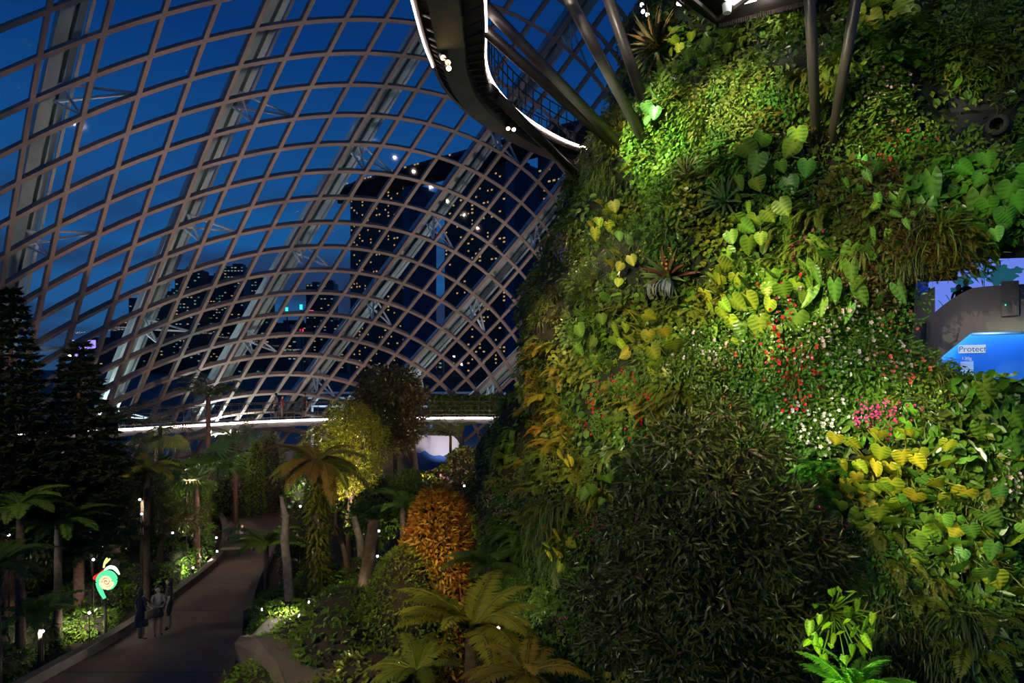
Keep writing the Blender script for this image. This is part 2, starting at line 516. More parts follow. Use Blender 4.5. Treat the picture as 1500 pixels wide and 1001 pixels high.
# ------------------------------------------------------------------ mountain body
MC = np.array([13.0, 24.0])
MZ = [-1.0, 2.0, 4.7, 6.6, 7.8, 9.0, 11.4, 13.4, 15.9, 17.0, 18.4, 21.6, 26.0, 31.0]
MR = [14.7, 14.5, 14.2, 13.5, 13.2, 12.65, 12.3, 11.3, 10.9, 9.8, 9.0, 8.5, 6.8, 4.0]
def mrad(th, z):
    r = float(np.interp(z, MZ, MR))
    r += 0.26 * math.sin(5 * th + 0.9 * z) + 0.22 * math.sin(11 * th - 1.3 * z + 1.0) + 0.15 * math.sin(23 * th + 2.1 * z) + 0.12 * math.sin(1.7 * z + 3 * th)
    return r
def mpoint(th, z):
    r = mrad(th, z)
    return np.array([MC[0] + r * math.cos(th), MC[1] + r * math.sin(th), z])
def mhit(px, py):
    """where a pixel's ray first meets the mountain: point, angle"""
    d = np.array(ray(px, py)); o_ = np.array([0, 0, EYE])
    prev = None
    t = 6.0
    while t < 40:
        p = o_ + d * t
        th = math.atan2(p[1] - MC[1], p[0] - MC[0])
        g = math.hypot(p[0] - MC[0], p[1] - MC[1]) - mrad(th, p[2])
        if g < 0:
            lo, hi = t - 0.25, t
            for _ in range(12):
                m_ = (lo + hi) / 2; p = o_ + d * m_
                th = math.atan2(p[1] - MC[1], p[0] - MC[0])
                if math.hypot(p[0] - MC[0], p[1] - MC[1]) < mrad(th, p[2]): hi = m_
                else: lo = m_
            return p, th
        t += 0.25
    return None
def mnormal(th, z):
    e_ = 0.12
    a = mpoint(th + e_ / 10, z) - mpoint(th - e_ / 10, z); b = mpoint(th, z + e_) - mpoint(th, z - e_)
    n = np.cross(a, b); return n / np.linalg.norm(n)

# cave opening in the mountain: between these pixels
_c0 = mhit(1338, 470); _c1 = mhit(1400, 380); _c2 = mhit(1400, 556); _c3 = mhit(1499, 470)
CTHA, CZB = mhit(1425, 380)[1], mhit(1338, 440)[0][2]
CTH0, CTH1, CZ0, CZ1 = _c0[1], _c3[1] + 0.22, _c2[0][2], _c1[0][2]
NT, NZ = 150, 90
mb = MB(); vs = []; fs = []
ths = np.linspace(-PI, PI, NT + 1)[:-1]; zs = np.linspace(-0.8, 30.0, NZ)
# snap the opening's edges to grid lines
ths = np.array(sorted(set([t for t in ths if min(abs(t - CTH0), abs(t - CTH1)) > 0.015] + [CTH0, CTH1])))
zs = np.array(sorted(set([z for z in zs if min(abs(z - CZ0), abs(z - CZ1)) > 0.12] + [CZ0, CZ1])))
NT, NZ = len(ths), len(zs)
for z in zs:
    for t in ths: vs.append(mpoint(t, z))
for a in range(NZ - 1):
    for b in range(NT):
        tm = (ths[b] + (ths[b + 1] if b < NT - 1 else ths[b] + .04)) / 2; zm = (zs[a] + zs[a + 1]) / 2
        if CTH0 < tm < CTH1 and CZ0 < zm < CZ1 and not (tm - CTH0) / (CTHA - CTH0) < 1 - (CZ1 - zm) / (CZ1 - CZB): continue
        b2 = (b + 1) % NT
        fs.append((a * NT + b, a * NT + b2, (a + 1) * NT + b2, (a + 1) * NT + b))
mb.add(vs, fs); mb.add([(MC[0], MC[1], 30.6)] + [tuple(v) for v in vs[-NT:]], [(0, 1 + b, 1 + (b + 1) % NT) for b in range(NT)])
mount = tag(mb.build('wall_mountain', M_rock, smooth=True), 'tall rounded indoor mountain covered with dark mossy growth', None, None, 'structure')

# ------------------------------------------------------------------ upper footbridge
ZB = 17.1
R_ed = sm([(-0.6, 12.5), (-0.62, 15.7), (-0.70, 18.2), (-0.40, 20.0), (0.44, 22.1), (1.95, 24.4), (3.55, 25.7), (4.8, 26.3)], 5)
L_ed = sm([(-2.1, 12.5), (-2.12, 16.0), (-2.06, 17.5), (-1.90, 19.3), (-1.30, 21.3), (-0.23, 23.4), (1.3, 25.5), (2.7, 27.0)], 5)
fb = tag(empty('footbridge', (R_ed[-1][0], R_ed[-1][1], ZB)), 'curved elevated footbridge seen from below with glowing edge strips, joining the planted mountain', 'footbridge')
fo = np.array([R_ed[-1][0], R_ed[-1][1], ZB])
def band(name, A, B, z0, z1, mat, fa=0.0, fb_=1.0):
    n = min(len(A), len(B)); v = []
    for k in range(n):
        a = np.array([*A[k], 0.0]); b = np.array([*B[k], 0.0])
        p = a + (b - a) * fa; q = a + (b - a) * fb_
        for z in (z0, z1):
            v.append(p - [fo[0], fo[1], 0] + [0, 0, z]); v.append(q - [fo[0], fo[1], 0] + [0, 0, z])
    f = []
    for k in range(n - 1):
        a = 4 * k; b = a + 4
        f += [(a, a + 1, b + 1, b), (a + 2, b + 2, b + 3, a + 3), (a, b, b + 2, a + 2), (a + 1, a + 3, b + 3, b + 1)]
    f += [(0, 2, 3, 1), (4 * n - 4, 4 * n - 3, 4 * n - 1, 4 * n - 2)]
    return MB().add(v, f).build(name, mat, fb)
band('deck', L_ed, R_ed, 0.0, 0.12, M_dark, 0.0, 1.0)
band('box_girder', L_ed, R_ed, -0.42, 0.0, M_deck, 0.22, 0.66)
band('edge_beam', L_ed, R_ed, -0.20, 0.12, M_steel, -0.03, 0.04)
band('edge_beam', L_ed, R_ed, -0.20, 0.10, M_steel, 0.97, 1.0)
band('light_strip', L_ed, R_ed, -0.03, 0.05, M_led, 1.0, 1.035)
band('light_strip', L_ed[:12], R_ed[:12], -0.25, -0.20, M_led, -0.03, -0.008)
n = min(len(L_ed), len(R_ed))
for k in range(0, n):
    a = np.array([*L_ed[k], 0.0]) - [fo[0], fo[1], 0]; b = np.array([*R_ed[k], 0.0]) - [fo[0], fo[1], 0]
    MB().tube([a + (b - a) * .66 + [0, 0, -.25], b + [0, 0, -.08]], .03, 6).build('bracket', M_steel, fb)
    MB().tube([a + [0, 0, -.08], a + (b - a) * .22 + [0, 0, -.25]], .03, 6).build('bracket', M_steel, fb)
    MB().tube([b + [0, 0, .1], b + [0, 0, 1.15]], .018, 6).build('post', M_steel, fb)
    MB().tube([a + [0, 0, .1], a + [0, 0, 1.15]], .018, 6).build('post', M_steel, fb)
for E_ in (L_ed, R_ed):
    for z in (1.15, .8, .45):
        MB().tube([(p[0] - fo[0], p[1] - fo[1], z) for p in E_], .022, 6).build('rail', M_steel, fb)

def steel_tube(a, b, r, label):
    a = Vector(a); b = Vector(b)
    t = empty('steel_strut', tuple(a))
    tag(t, label, 'strut')
    MB().tube([(0, 0, 0), b - a], r, 14).build('tube', M_steel, t, smooth=True)
    d = (b - a).normalized()
    MB().tube([d * 0.02, d * 0.35], r * 1.25, 14).build('collar', M_dark, t, smooth=True)
    MB().tube([(b - a) - d * 0.3, (b - a) - d * 0.02], r * 1.15, 14).build('collar', M_dark, t, smooth=True)
    return t
def inside(px, py, depth=0.3):
    h = mhit(px, py); n_ = mnormal(h[1], h[0][2]); return h[0] - n_ * depth
steel_tube(inside(918, 240), at(697, -6, 15.6) + Vector((0, 0, 0)), 0.135, 'upper slanting steel tube from the mountain to the footbridge')
steel_tube(inside(906, 236), at(686, 22, 16.2), 0.135, 'lower slanting steel tube from the mountain to the footbridge')
steel_tube(inside(846, 262), at(716, 130, 18.6), 0.15, 'short thick steel tube propping the footbridge from underneath')
steel_tube(inside(948, 225), at(808, -50, 15.5), 0.14, 'long slanting steel tube rising past the footbridge from the bright creeper')
steel_tube(inside(953, 200), at(876, -45, 16.5), 0.14, 'steep steel tube rising beside the tan bromeliad')
steel_tube(inside(1203, 232), at(1184, -45, 12.2), 0.10, 'upright steel tube planted in the ferny wall, left of a leaning pair')
steel_tube(inside(1216, 235), at(1262, -45, 12.2), 0.10, 'leaning steel tube planted in the ferny wall, right of a pair')

M_lampglass = emat('lamp_white', (0.92, 0.96, 1.0), 14.0)
M_lampwarm = emat('lamp_amber', (1.0, 0.62, 0.25), 16.0)
M_lamppink = emat('lamp_warm_white', (1.0, 0.85, 0.75), 14.0)
def lamp_head(parent, loc, aim, r=0.09, L=0.22, mat=None):
    """a can with a glowing lens facing aim; loc and aim in the parent's frame"""
    d = (Vector(aim) - Vector(loc)).normalized(); p = Vector(loc)
    h = MB().tube([p - d * L, p - d * L * .8, p], [r * .6, r, r], 10).build('lamp_head', M_dark, parent)
    MB().tube([p + d * .002, p + d * .012], r * .82, 10).build('lens', mat or M_lampglass, h)
    return h
def spot_fixture(name, loc, heads, target, label, power=0, col=(1, 1, 1), deg=50, mat=None, rad=0.1, facing=None, blend=0.7):
    t = tag(empty(name, tuple(loc)), label, 'spotlight')
    MB().tube([(0, 0, .28), (0, 0, .02)], .025, 6).build('stem', M_dark, t)
    for h in heads:
        c = Vector(h)
        lamp_head(t, c, (Vector(facing or target) - Vector(loc)), 0.075, .2, mat)
        MB().tube([c, (0, 0, .02)], .02, 6).build('bracket', M_dark, t)
    if power: 
        v = (Vector(target) - Vector(loc)).normalized()
        spot(name + '_light', Vector(loc) + v * 0.30, target, power, col, deg, blend, rad)
    return t
cam_v = (0, 0, EYE)
spot_fixture('spotlight', at(655, 88, 16.5), [(-.1, 0, .06), (0.02, 0, -.06), (.04, 0, -.2)], mhit(800, 600)[0],
             'cluster of three glowing amber lamps under the footbridge', 2300, (1.0, 0.62, 0.22), 26, M_lampwarm, 0.1, facing=(2, 6, 6))
spot_fixture('spotlight', at(748, 186, 21.6), [(-.08, 0, -.05), (.1, 0, -.08)], mhit(860, 470)[0],
             'pair of small warm lamps clamped below the footbridge by the short tube', 900, (1.0, 0.72, 0.42), 46, M_lamppink, 0.1, facing=(3, 12, 6))
spot_fixture('spotlight', at(942, 16, 22.4), [(-.04, 0, .2), (0, 0, -.02), (.14, 0, -.12)], at(300, 420, 42),
             'three white lamps on a bracket above the tan bromeliad', 0, (1, .86, .78), 85, M_lampglass, 0.1, facing=(1.5, 8, 12))

# ------------------------------------------------------------------ platform above the mountain wall
pf = tag(empty('viewing_platform', tuple(at(1050, -20, 17.5))), 'dark metal viewing platform overhang with a lit ceiling panel above the plants', 'platform')
po = at(1050, -20, 17.5)
def PZ(px, py, z): return on_z(px, py, z) - po
ZP = 17.9
base = [(938, -40), (1052, 36), (1195, -2), (1260, -60), (1000, -120)]
MB().prism([PZ(*p, ZP) for p in base], (0, 0, .12)).build('soffit', M_dark, pf)
MB().prism([PZ(1050, 37, ZP), PZ(1196, -2, ZP), PZ(1196, -2, ZP) + Vector((0, .12, 0)), PZ(1050, 37, ZP) + Vector((0, .12, 0))], (0, 0, .55)).build('fascia', M_steel, pf)
MB().prism([PZ(1050, 37, ZP), PZ(936, -40, ZP), PZ(936, -40, ZP) + Vector((.1, .12, 0)), PZ(1050, 37, ZP) + Vector((.1, .12, 0))], (0, 0, .55)).build('fascia', M_steel, pf)
fa, fb2 = PZ(1052, 36, ZP), PZ(1196, -2, ZP)
for k in range(44):
    p = fa.lerp(fb2, (k + .5) / 44)
    MB().box(p + Vector((0, -.03, .2)), (.035, .05, .62)).build('slat', pmat_slat if 'pmat_slat' in globals() else M_steel, pf)
MB().prism([PZ(1062, -2, ZP), PZ(1078, 7, ZP), PZ(1108, -1, ZP), PZ(1090, -12, ZP)], (0, 0, -.04)).build('light_panel', emat('ceiling_panel_glow', (1, .97, .9), 6.0), pf)
for a, b in (((1050, 30), (1105, -10)), ((1052, 30), (1000, -15)), ((1010, 12), (960, -30))):
    MB().tube([PZ(*a, ZP - .08), PZ(*b, ZP - .08)], .07, 6).build('beam', M_steel, pf)
MB().lathe([(0, -.12), (.1, -.12), (.12, .1), (0, .1)], 12, tuple(PZ(1065, 12, ZP - .12))).build('camera_dome', M_strut, pf)
MB().tube([PZ(993, 4, ZP - .05), PZ(998, 5, ZP - .05)], .06, 8).build('downlight', M_lamppink, pf)

point('platform_lamp', tuple(po + PZ(1105, 40, ZP - .25) + Vector((0, -.8, 0))), 22, (1.0, .82, .80), .1)
# ------------------------------------------------------------------ cave with its lit exhibit
ctr = mpoint((CTH0 + CTH1) / 2, (CZ0 + CZ1) / 2)
cn = Vector((-0.55, -0.83, 0)).normalized()            # faces the camera side
c_in = -cn
M_cavewall = pmat('cave_plaster', (0.36, 0.33, 0.32), 0.8, 0, .15, 2.0)
M_bluewall = pmat('blue_wall', (0.02, 0.22, 0.75), 0.6)
M_mural = emat('mural_backlight', (0.16, 0.26, 0.95), 0.85)
M_muralleaf = pmat('mural_leaf_print', (0.03, 0.16, 0.16), 0.5, emit=(0.03, 0.22, 0.30), estr=0.35)
p_par = Vector(ctr) + c_in * 1.1                        # parapet plane
p_bk = Vector(ctr) + c_in * 3.4                         # back wall plane
def Q(px, py, p0): return on_plane(px, py, p0, cn)
cv = MB()
cv.prism([Q(1320, 350, p_bk), Q(1620, 350, p_bk), Q(1620, 600, p_bk), Q(1320, 600, p_bk)], c_in * .2)
tag(cv.build('wall_cave_back', M_bluewall), 'blue back wall inside the mountain opening', None, None, 'structure')
cv = MB(); cv.prism([Q(1336, 350, Vector(ctr) + c_in * .3), Q(1322, 350, p_bk), Q(1322, 600, p_bk), Q(1336, 600, Vector(ctr) + c_in * .3)], (-.15, .05, 0))
tag(cv.build('wall_cave_side', M_cavewall), 'grey side wall of the mountain opening', None, None, 'structure')
cv = MB(); cv.prism([Q(1300, 600, Vector(ctr) + c_in * .1), Q(1640, 600, Vector(ctr) + c_in * .1), Q(1640, 600, p_bk), Q(1300, 600, p_bk)], (0, 0, -.15))
tag(cv.build('floor_cave', M_conc), 'floor of the mountain opening', None, None, 'structure')
cv = MB(); cv.prism([Q(1300, 352, Vector(ctr) + c_in * .1), Q(1640, 352, Vector(ctr) + c_in * .1), Q(1640, 352, p_bk), Q(1300, 352, p_bk)], (0, 0, .15))
tag(cv.build('ceiling_cave', M_conc), 'dark ceiling of the mountain opening', None, None, 'structure')
ph = tag(empty('parapet', tuple(Q(1440, 487, p_par))), 'pale grey angular balcony parapet inside the mountain opening', 'parapet')
ho = Q(1440, 487, p_par)
MB().prism([Q(x, y, p_par) - ho for x, y in ((1369, 458), (1382, 447), (1396, 437), (1410, 429), (1425, 422), (1445, 419.5), (1466, 418), (1560, 413), (1560, 483), (1424, 487), (1369, 531))], c_in * .25).build('panel', M_cavewall, ph)
MB().prism([Q(x, y, p_par) - ho for x, y in ((1466, 413), (1492, 412), (1492, 462), (1467, 464))], cn * .12).build('side_box', M_conc, ph)
MB().prism([Q(x, y, p_par + cn * .13) - ho for x, y in ((1472, 446), (1474, 446), (1474, 448), (1472, 448))], cn * .01).build('indicator', emat('green_indicator', (0.1, 1, 0.3), 1.5), ph)
MB().prism([Q(x, y, p_bk + cn * .22) - ho for x, y in ((1426, 478), (1560, 475), (1560, 478), (1426, 481), (1366, 529), (1366, 525))], c_in * .03).build('blue_led', emat('blue_white_led', (0.30, 0.62, 1.0), 26.0), ph)
MB().prism([Q(1424, 487, p_par + c_in * .25) - ho, Q(1560, 483, p_par + c_in * .25) - ho, Q(1560, 483, p_par + c_in * .25) + c_in * 1.7 - ho, Q(1424, 487, p_par + c_in * .25) + c_in * 1.7 - ho], (0, 0, .12)).build('balcony_floor', M_cavewall, ph)
cl = tag(empty('grey_column', tuple(Q(1352, 545, Vector(ctr) + c_in * .9))), 'grey plaster pillar beside the lit blue exhibit wall', 'pillar')
co = Q(1352, 545, Vector(ctr) + c_in * .9); pc = Vector(ctr) + c_in * .9
MB().prism([Q(x, y, pc) - co for x, y in ((1336, 440), (1369, 420), (1369, 560), (1336, 560))], c_in * .3).build('shaft', M_cavewall, cl)
MB().prism([Q(x, y, pc + cn * .02) - co for x, y in ((1357, 470), (1363, 470), (1363, 503), (1357, 503))], cn * .06).build('handle', M_conc, cl)
# mural on the upper level, with printed leaves
pm = p_bk + cn * 0.25
mo = Q(1440, 415, pm)
mu = tag(empty('leaf_mural', tuple(mo)), 'glowing blue mural of leaf silhouettes behind the balcony parapet', 'mural')
MB().prism([Q(x, y, pm) - mo for x, y in ((1360, 368), (1600, 368), (1600, 470), (1360, 470))], c_in * .05).build('panel', M_mural, mu)
rr = random.Random(5)
for (x, y, s, a) in ((1412, 412, 15, .3), (1428, 404, 8, 2.2), (1438, 402, 12, 1.2), (1446, 392, 9, .2), (1466, 396, 16, .1), (1462, 409, 18, 3.0), (1478, 404, 15, 2.6), (1400, 425, 9, 1.2), (1490, 396, 10, .9), (1431, 388, 6, 4)):
    poly = []
    for k in range(18):
        w = 2 * PI * k / 18; rr_ = s * (0.62 + .38 * abs(math.cos(2.5 * w))) * (1 + .1 * rr.random())
        poly.append(Q(x + rr_ * math.cos(w + a), y + .55 * rr_ * math.sin(w + a), pm + cn * .004) - mo)
    MB().prism(poly, cn * .004).build('leaf_print', M_muralleaf, mu)
for x0, y0, x1, y1 in ((1440, 378, 1441, 424), (1385, 432, 1394, 446), (1374, 440, 1386, 455)):
    MB().prism([Q(x0, y0, pm + cn * .004) - mo, Q(x0 + 1.6, y0, pm + cn * .004) - mo, Q(x1 + 1.6, y1, pm + cn * .004) - mo, Q(x1, y1, pm + cn * .004) - mo], cn * .004).build('stem_print', M_muralleaf, mu)
# sign and print on the blue wall
def text_on(body, px, py, p0, size_px, parent, po_, mat, name):
    c = bpy.data.curves.new(name, 'FONT'); c.body = body; c.extrude = 0.002; c.align_x = 'CENTER'; c.align_y = 'CENTER'
    p = Q(px, py, p0); dist = p.y
    c.size = size_px / FPX * dist
    o = bpy.data.objects.new(name, c); COL.objects.link(o)
    dg = bpy.context.evaluated_depsgraph_get()
    me = bpy.data.meshes.new_from_object(o.evaluated_get(dg))
    bpy.data.objects.remove(o, do_unlink=True)
    me.materials.clear(); me.materials.append(mat)
    t = link(name, me, parent, tuple(p - po_))
    z = cn; x = Vector((0, 0, 1)).cross(z).normalized(); y = z.cross(x)
    t.rotation_euler = Matrix((x, y, z)).transposed().to_euler()
    return t
M_signw = emat('sign_white', (0.62, 0.78, 1.0), 0.75)
M_signt = pmat('sign_blue_ink', (0.01, 0.04, 0.22), 0.6)
p_sg = p_bk + cn * 0.06
so = Q(1424, 512, p_sg)
sg = tag(empty('exhibit_sign', tuple(so)), 'white sign board reading Protect on the blue exhibit wall', 'sign')
MB().prism([Q(x, y, p_sg) - so for x, y in ((1404, 506), (1444, 505), (1444, 517), (1404, 518))], cn * .03).build('board', M_signw, sg)
text_on('Protect', 1424.5, 511.8, p_sg + cn * .035, 11.2, sg, so, M_signt, 'lettering')
so2 = Q(1416, 536, p_sg)
s2 = tag(empty('exhibit_print', tuple(so2)), 'pale blue printed square headed 130g on the blue exhibit wall', 'sign')
MB().prism([Q(x, y, p_sg) - so2 for x, y in ((1407, 530), (1426, 529.5), (1426, 552), (1407, 552))], cn * .01).build('square', emat('print_pale', (0.30, 0.50, 0.95), 0.8), s2)
text_on('130g', 1416, 525.5, p_sg + cn * .012, 6.5, s2, so2, M_signw, 'lettering')

# bare concrete patch with a pipe end high on the mountain wall
hb = mhit(1435, 180); bn = Vector(mnormal(hb[1], hb[0][2])); bp = Vector(hb[0]) + bn * .18
def QB(px, py, off=0.0): return on_plane(px, py, bp + bn * off, bn)
bo = QB(1435, 232)
cb = tag(empty('concrete_outcrop', tuple(bo)), 'bare dark concrete outcrop high in the planted wall with a painted square hole', 'concrete block')
M_concd = pmat('weathered_concrete', (0.04, 0.038, 0.04), 0.9, 0, .5, 2.5, bump=.25)
for poly, off in ((((1388, 140), (1484, 132), (1486, 158), (1390, 165)), -.02), (((1384, 110), (1470, 96), (1482, 130), (1388, 138)), -.15), (((1402, 168), (1450, 166), (1452, 193), (1400, 196)), .05),
                  (((1392, 197), (1482, 194), (1484, 238), (1394, 240)), .0)):
    MB().prism([QB(x, y, off) - bo for x, y in poly], -bn * .4).build('block', M_concd, cb)
MB().prism([QB(x, y, .005) - bo for x, y in ((1426, 209), (1439, 209), (1439, 224), (1426, 224))], bn * .01).build('hole_shade_plate', pmat('hole_shade_black', (.002, .002, .002), .9), cb)  # raised black plate, the shade inside a hole given as colour
MB().prism([QB(x, y, .005) - bo for x, y in ((1419, 198), (1421, 198), (1424, 234), (1422, 234))], bn * .004).build('stain', pmat('black_stain', (.01, .01, .01), .9), cb)
pp = QB(1466, 186, .1)
pe = tag(empty('pipe_end', tuple(pp)), 'short round concrete pipe stub sticking out above the bare outcrop', 'pipe')
ax = (Vector((0, 0, EYE)) - pp); ax.z = 0; ax.normalize(); ax = (ax + Vector((-.45, 0, 0))).normalized()
sd_ = ax.cross(Vector((0, 0, 1)))
prof = [(-.35, .20), (.22, .20), (.25, .17), (.25, .12), (-.1, .11)]
v = []; f = []
for k in range(16):
    w = 2 * PI * k / 16
    for d_, r_ in prof: v.append(ax * d_ + (sd_ * math.cos(w) + Vector((0, 0, 1)) * math.sin(w)) * r_)
for k in range(16):
    for q in range(len(prof) - 1):
        f.append((k * 5 + q, ((k + 1) % 16) * 5 + q, ((k + 1) % 16) * 5 + q + 1, k * 5 + q + 1))
MB().add([tuple(x) for x in v], f).build('pipe_wall', pmat('pipe_concrete', (.07, .066, .055), .85, 0, .4, 4), pe, smooth=False)
MB().add([tuple(ax * -.08 + (sd_ * math.cos(2 * PI * k / 16) + Vector((0, 0, 1)) * math.sin(2 * PI * k / 16)) * .13) for k in range(16)], [tuple(range(16))]).build('bore_shade_disc', pmat('bore_shade_black', (.003, .003, .003), .9), pe)  # black disc paints the darkness down the pipe

# ------------------------------------------------------------------ city outside
M_tower = pmat('tower_facade', (0.035, 0.03, 0.03), 0.5, 0, .3, .02)
M_pier = pmat('tower_pier', (0.10, 0.095, 0.16), 0.6)
M_office = pmat('office_facade', (0.03, 0.036, 0.045), 0.4, 0, .3, .02)
M_winwarm = emat('window_warm', (1.0, 0.62, 0.24), 0.5)
M_wincool = emat('window_cool', (0.75, 1.0, 0.85), 0.28)
M_winteal = emat('window_teal', (0.25, 0.85, 0.75), 0.20)
def quads(mb, c, ex, ez, w, h, mat, en):
    c = Vector(c)
    v = [c - ex * w / 2 - ez * h / 2, c + ex * w / 2 - ez * h / 2, c + ex * w / 2 + ez * h / 2, c - ex * w / 2 + ez * h / 2]
    v += [p - en * .4 for p in v]
    mb.add([tuple(p) for p in v], [(0, 1, 2, 3), (0, 4, 5, 1), (1, 5, 6, 2), (2, 6, 7, 3), (3, 7, 4, 0)], mat=mat)
A_ = Vector((-187, 750, 0)); B_ = Vector((45, 560, 0)); U_ = (B_ - A_).normalized(); LEN = (B_ - A_).length
NF = Vector((U_.y, -U_.x, 0)).normalized()
if NF.y > 0: NF = -NF
wr = random.Random(3)
names = ['left', 'middle', 'right']
def hotel(s0, s1, label):
    c0 = A_ + U_ * LEN * s0; c1 = A_ + U_ * LEN * s1; mid = (c0 + c1) / 2
    t = tag(empty('hotel_tower', (mid.x, mid.y, -1)), label, 'building', 'hotel towers seen through the glass')
    a = c0 - mid; b = c1 - mid; Wd = (b - a).length
    MB().prism([a, b, b - NF * 28, a - NF * 28], (0, 0, 196)).build('tower_body', M_tower, t)
    for p in (b,):
        MB().prism([p - U_ * 1.0 + NF * 6, p + U_ * 9 + NF * 6, p + U_ * 9 - NF * 30, p - U_ * 1.0 - NF * 30], (0, 0, 190)).build('end_pier', M_pier, t)
    mb = MB()
    ncol = int(Wd / 4.6)
    for r_ in range(54):
        for c_ in range(ncol):
            if wr.random() < 0.19:
                quads(mb, a + U_ * (c_ + .5) * Wd / ncol + Vector((0, 0, 8 + r_ * 3.45)) + NF * .3, U_, Vector((0, 0, 1)), 1.9 * wr.uniform(.6, 1.3), 1.4, 0, NF)
    tag(mb.build('lit_windows', M_winwarm, t), None, None, None, 'stuff')
hotel(0.05, 0.36, 'dark hotel tower with scattered warm windows, farthest end of the roof deck')
hotel(0.53, 0.80, 'dark hotel tower with scattered warm windows, middle of the roof deck')
hotel(0.90, 1.16, 'dark hotel tower with scattered warm windows, next to the planted mountain')
sp = tag(empty('hotel_roof_deck', (A_.x, A_.y, 195)), 'long dark boat-shaped roof deck spanning the hotel towers', 'roof')
hull = []
for k in range(25):
    s = -0.02 + 1.25 * k / 24; w = 20 * math.sqrt(max(0.02, 1 - (2 * k / 24 - 1) ** 4)); hull.append((U_ * LEN * s, w))
mb = MB(); mb.sweep([np.array(p) for p, w in hull], [np.array([0, 0, 1.0])] * 25, [np.array(NF) * w / 20 for p, w in hull], [(-8, -4), (8, -4), (20, 5), (20, 8), (-20, 8), (-20, 5)])
mb.build('hull', pmat('deck_hull', (.05, .048, .05), .6), sp)
for k in range(18):
    s = .04 + k * .065; h_ = wr.uniform(2, 7)
    MB().box(U_ * LEN * s + Vector((0, 0, 8 + h_ / 2)), (wr.uniform(6, 14), wr.uniform(6, 10), h_), 0.7).build('rooftop_hut', M_tower, sp)
mb = MB()
for k in range(26): quads(mb, U_ * LEN * wr.uniform(.1, 1.1) + NF * 20.5 + Vector((0, 0, 7)), U_, Vector((0, 0, 1)), 2.2, 1.2, 0, NF)
tag(mb.build('deck_lights', M_winwarm, sp), None, None, None, 'stuff')
# office skyline
blds = [(196, 246, 438, 1500, 'twin-stepped office block'), (246, 268, 428, 1620, 'narrow slab office'), (263, 300, 397, 1450, 'tall square office tower'), (300, 345, 405, 1750, 'broad office tower'), (333, 362, 392, 1550, 'slim office tower'),
        (362, 386, 412, 1700, 'pale-lit office tower'), (384, 398, 404, 1500, 'thin spire office tower'), (398, 452, 474, 1600, 'low wide office block'), (355, 440, 482, 1150, 'green-lit long low office'), (452, 472, 418, 1650, 'square office tower'), (472, 492, 416, 1550, 'dark square office tower'),
        (492, 512, 470, 1500, 'low stepped office'), (170, 200, 470, 1400, 'low corner office'), (120, 172, 500, 1300, 'low waterfront block'), (610, 650, 505, 1200, 'small lit block between the hotel towers')]
for (x0, x1, yt, Y, kind) in blds:
    p0 = at(x0, yt, Y); p1 = at(x1, yt, Y); H = p0.z + 1; Wd = p1.x - p0.x
    t = tag(empty('office_tower', ((p0.x + p1.x) / 2, Y, -1)), 'far %s with rows of tiny lit windows' % kind, 'building', 'skyline offices beyond the glass')
    MB().box((0, 0, H / 2), (Wd, 40, H)).build('tower_body', M_office, t)
    MB().box((Wd * .1, 0, H + 3), (Wd * .5, 20, 8)).build('roof_plant', M_office, t)
    mb = MB(); nc = max(3, int(Wd / 7)); nr = int(H / 7)
    for r_ in range(nr):
        dens = 0.42 if wr.random() < .4 else 0.12
        for c_ in range(nc):
            if wr.random() < dens:
                quads(mb, (-Wd / 2 + (c_ + .5) * Wd / nc, -20.3, 5 + r_ * 7), Vector((1, 0, 0)), Vector((0, 0, 1)), 4.2, 2.0, wr.choice([0, 0, 1, 2]), Vector((0, -1, 0)))
    if mb.n: tag(mb.build('lit_windows', [M_wincool, M_winwarm, M_winteal], t), None, None, None, 'stuff')
for (x, y, w, h, col, nm) in ((420, 454, 4, 8, (.05, .9, .7), 'teal'), (441, 450, 4, 8, (.05, .9, .85), 'bright teal'), (456, 457, 7, 5, (1, .1, .25), 'red pink'), (442, 484, 5, 4, (1, .03, .08), 'small red'), (630, 475, 7, 3, (1, .06, .08), 'red lettering'), (621, 486, 4, 9, (.05, .15, 1), 'deep blue')):
    p = at(x, y, 1050 + (x * 7) % 90)
    t = tag(empty('rooftop_sign', tuple(p)), 'tiny glowing %s rooftop sign in the far skyline' % nm, 'sign')
    MB().box((0, 0, 0), (w, 2, h)).build('sign_face', emat('sign_' + nm.replace(' ', '_'), col, 1.4), t)
    MB().box((0, 1.5, -p.z / 2 - h / 2), (2, 1, p.z)).build('mast', M_office, t)
p = at(118, 512, 260)
t = tag(empty('advert_screen', tuple(p)), 'bright violet and white advertising screen far beyond the conifers', 'screen')
MB().box((0, 0, 0), (11, 1, 7)).build('screen', emat('screen_violet', (.35, .25, 1.0), 1.6), t)
MB().box((-4.2, -.7, -1), (2.5, .3, 5)).build('bright_panel', emat('screen_white', (1, .9, .9), 4), t)
MB().box((0, 1, -9), (1, 1, 18)).build('mast', M_office, t)
# white lit pavilion outside
p = at(560, 596, 78)
t = tag(empty('pavilion', (p.x, p.y, -.3)), 'white lit steel canopy pavilion outside behind the dark tree', 'pavilion')
M_pav = pmat('pavilion_white', (.7, .78, .85), .5)
for k in range(7):
    x = -8 + k * 3.4
    MB().tube([(x, 0, 0), (x, 0, 5.0)], .14, 8).build('post', M_pav, t)
    MB().tube([(x, 0, 5.0), (x + 1.7, -2.2, 6.6)], .12, 6).build('brace', M_pav, t)
for z in (5.0, 6.0, 6.6):
    MB().box((2.2, -.5 - (z - 5), z), (22, .5, .22)).build('roof_beam', M_pav, t)
for x in (-6, 2, 10): point('pavilion_lamp', (p.x + x, p.y - 2.5, 3.6), 260, (.75, .92, 1.0), .3)

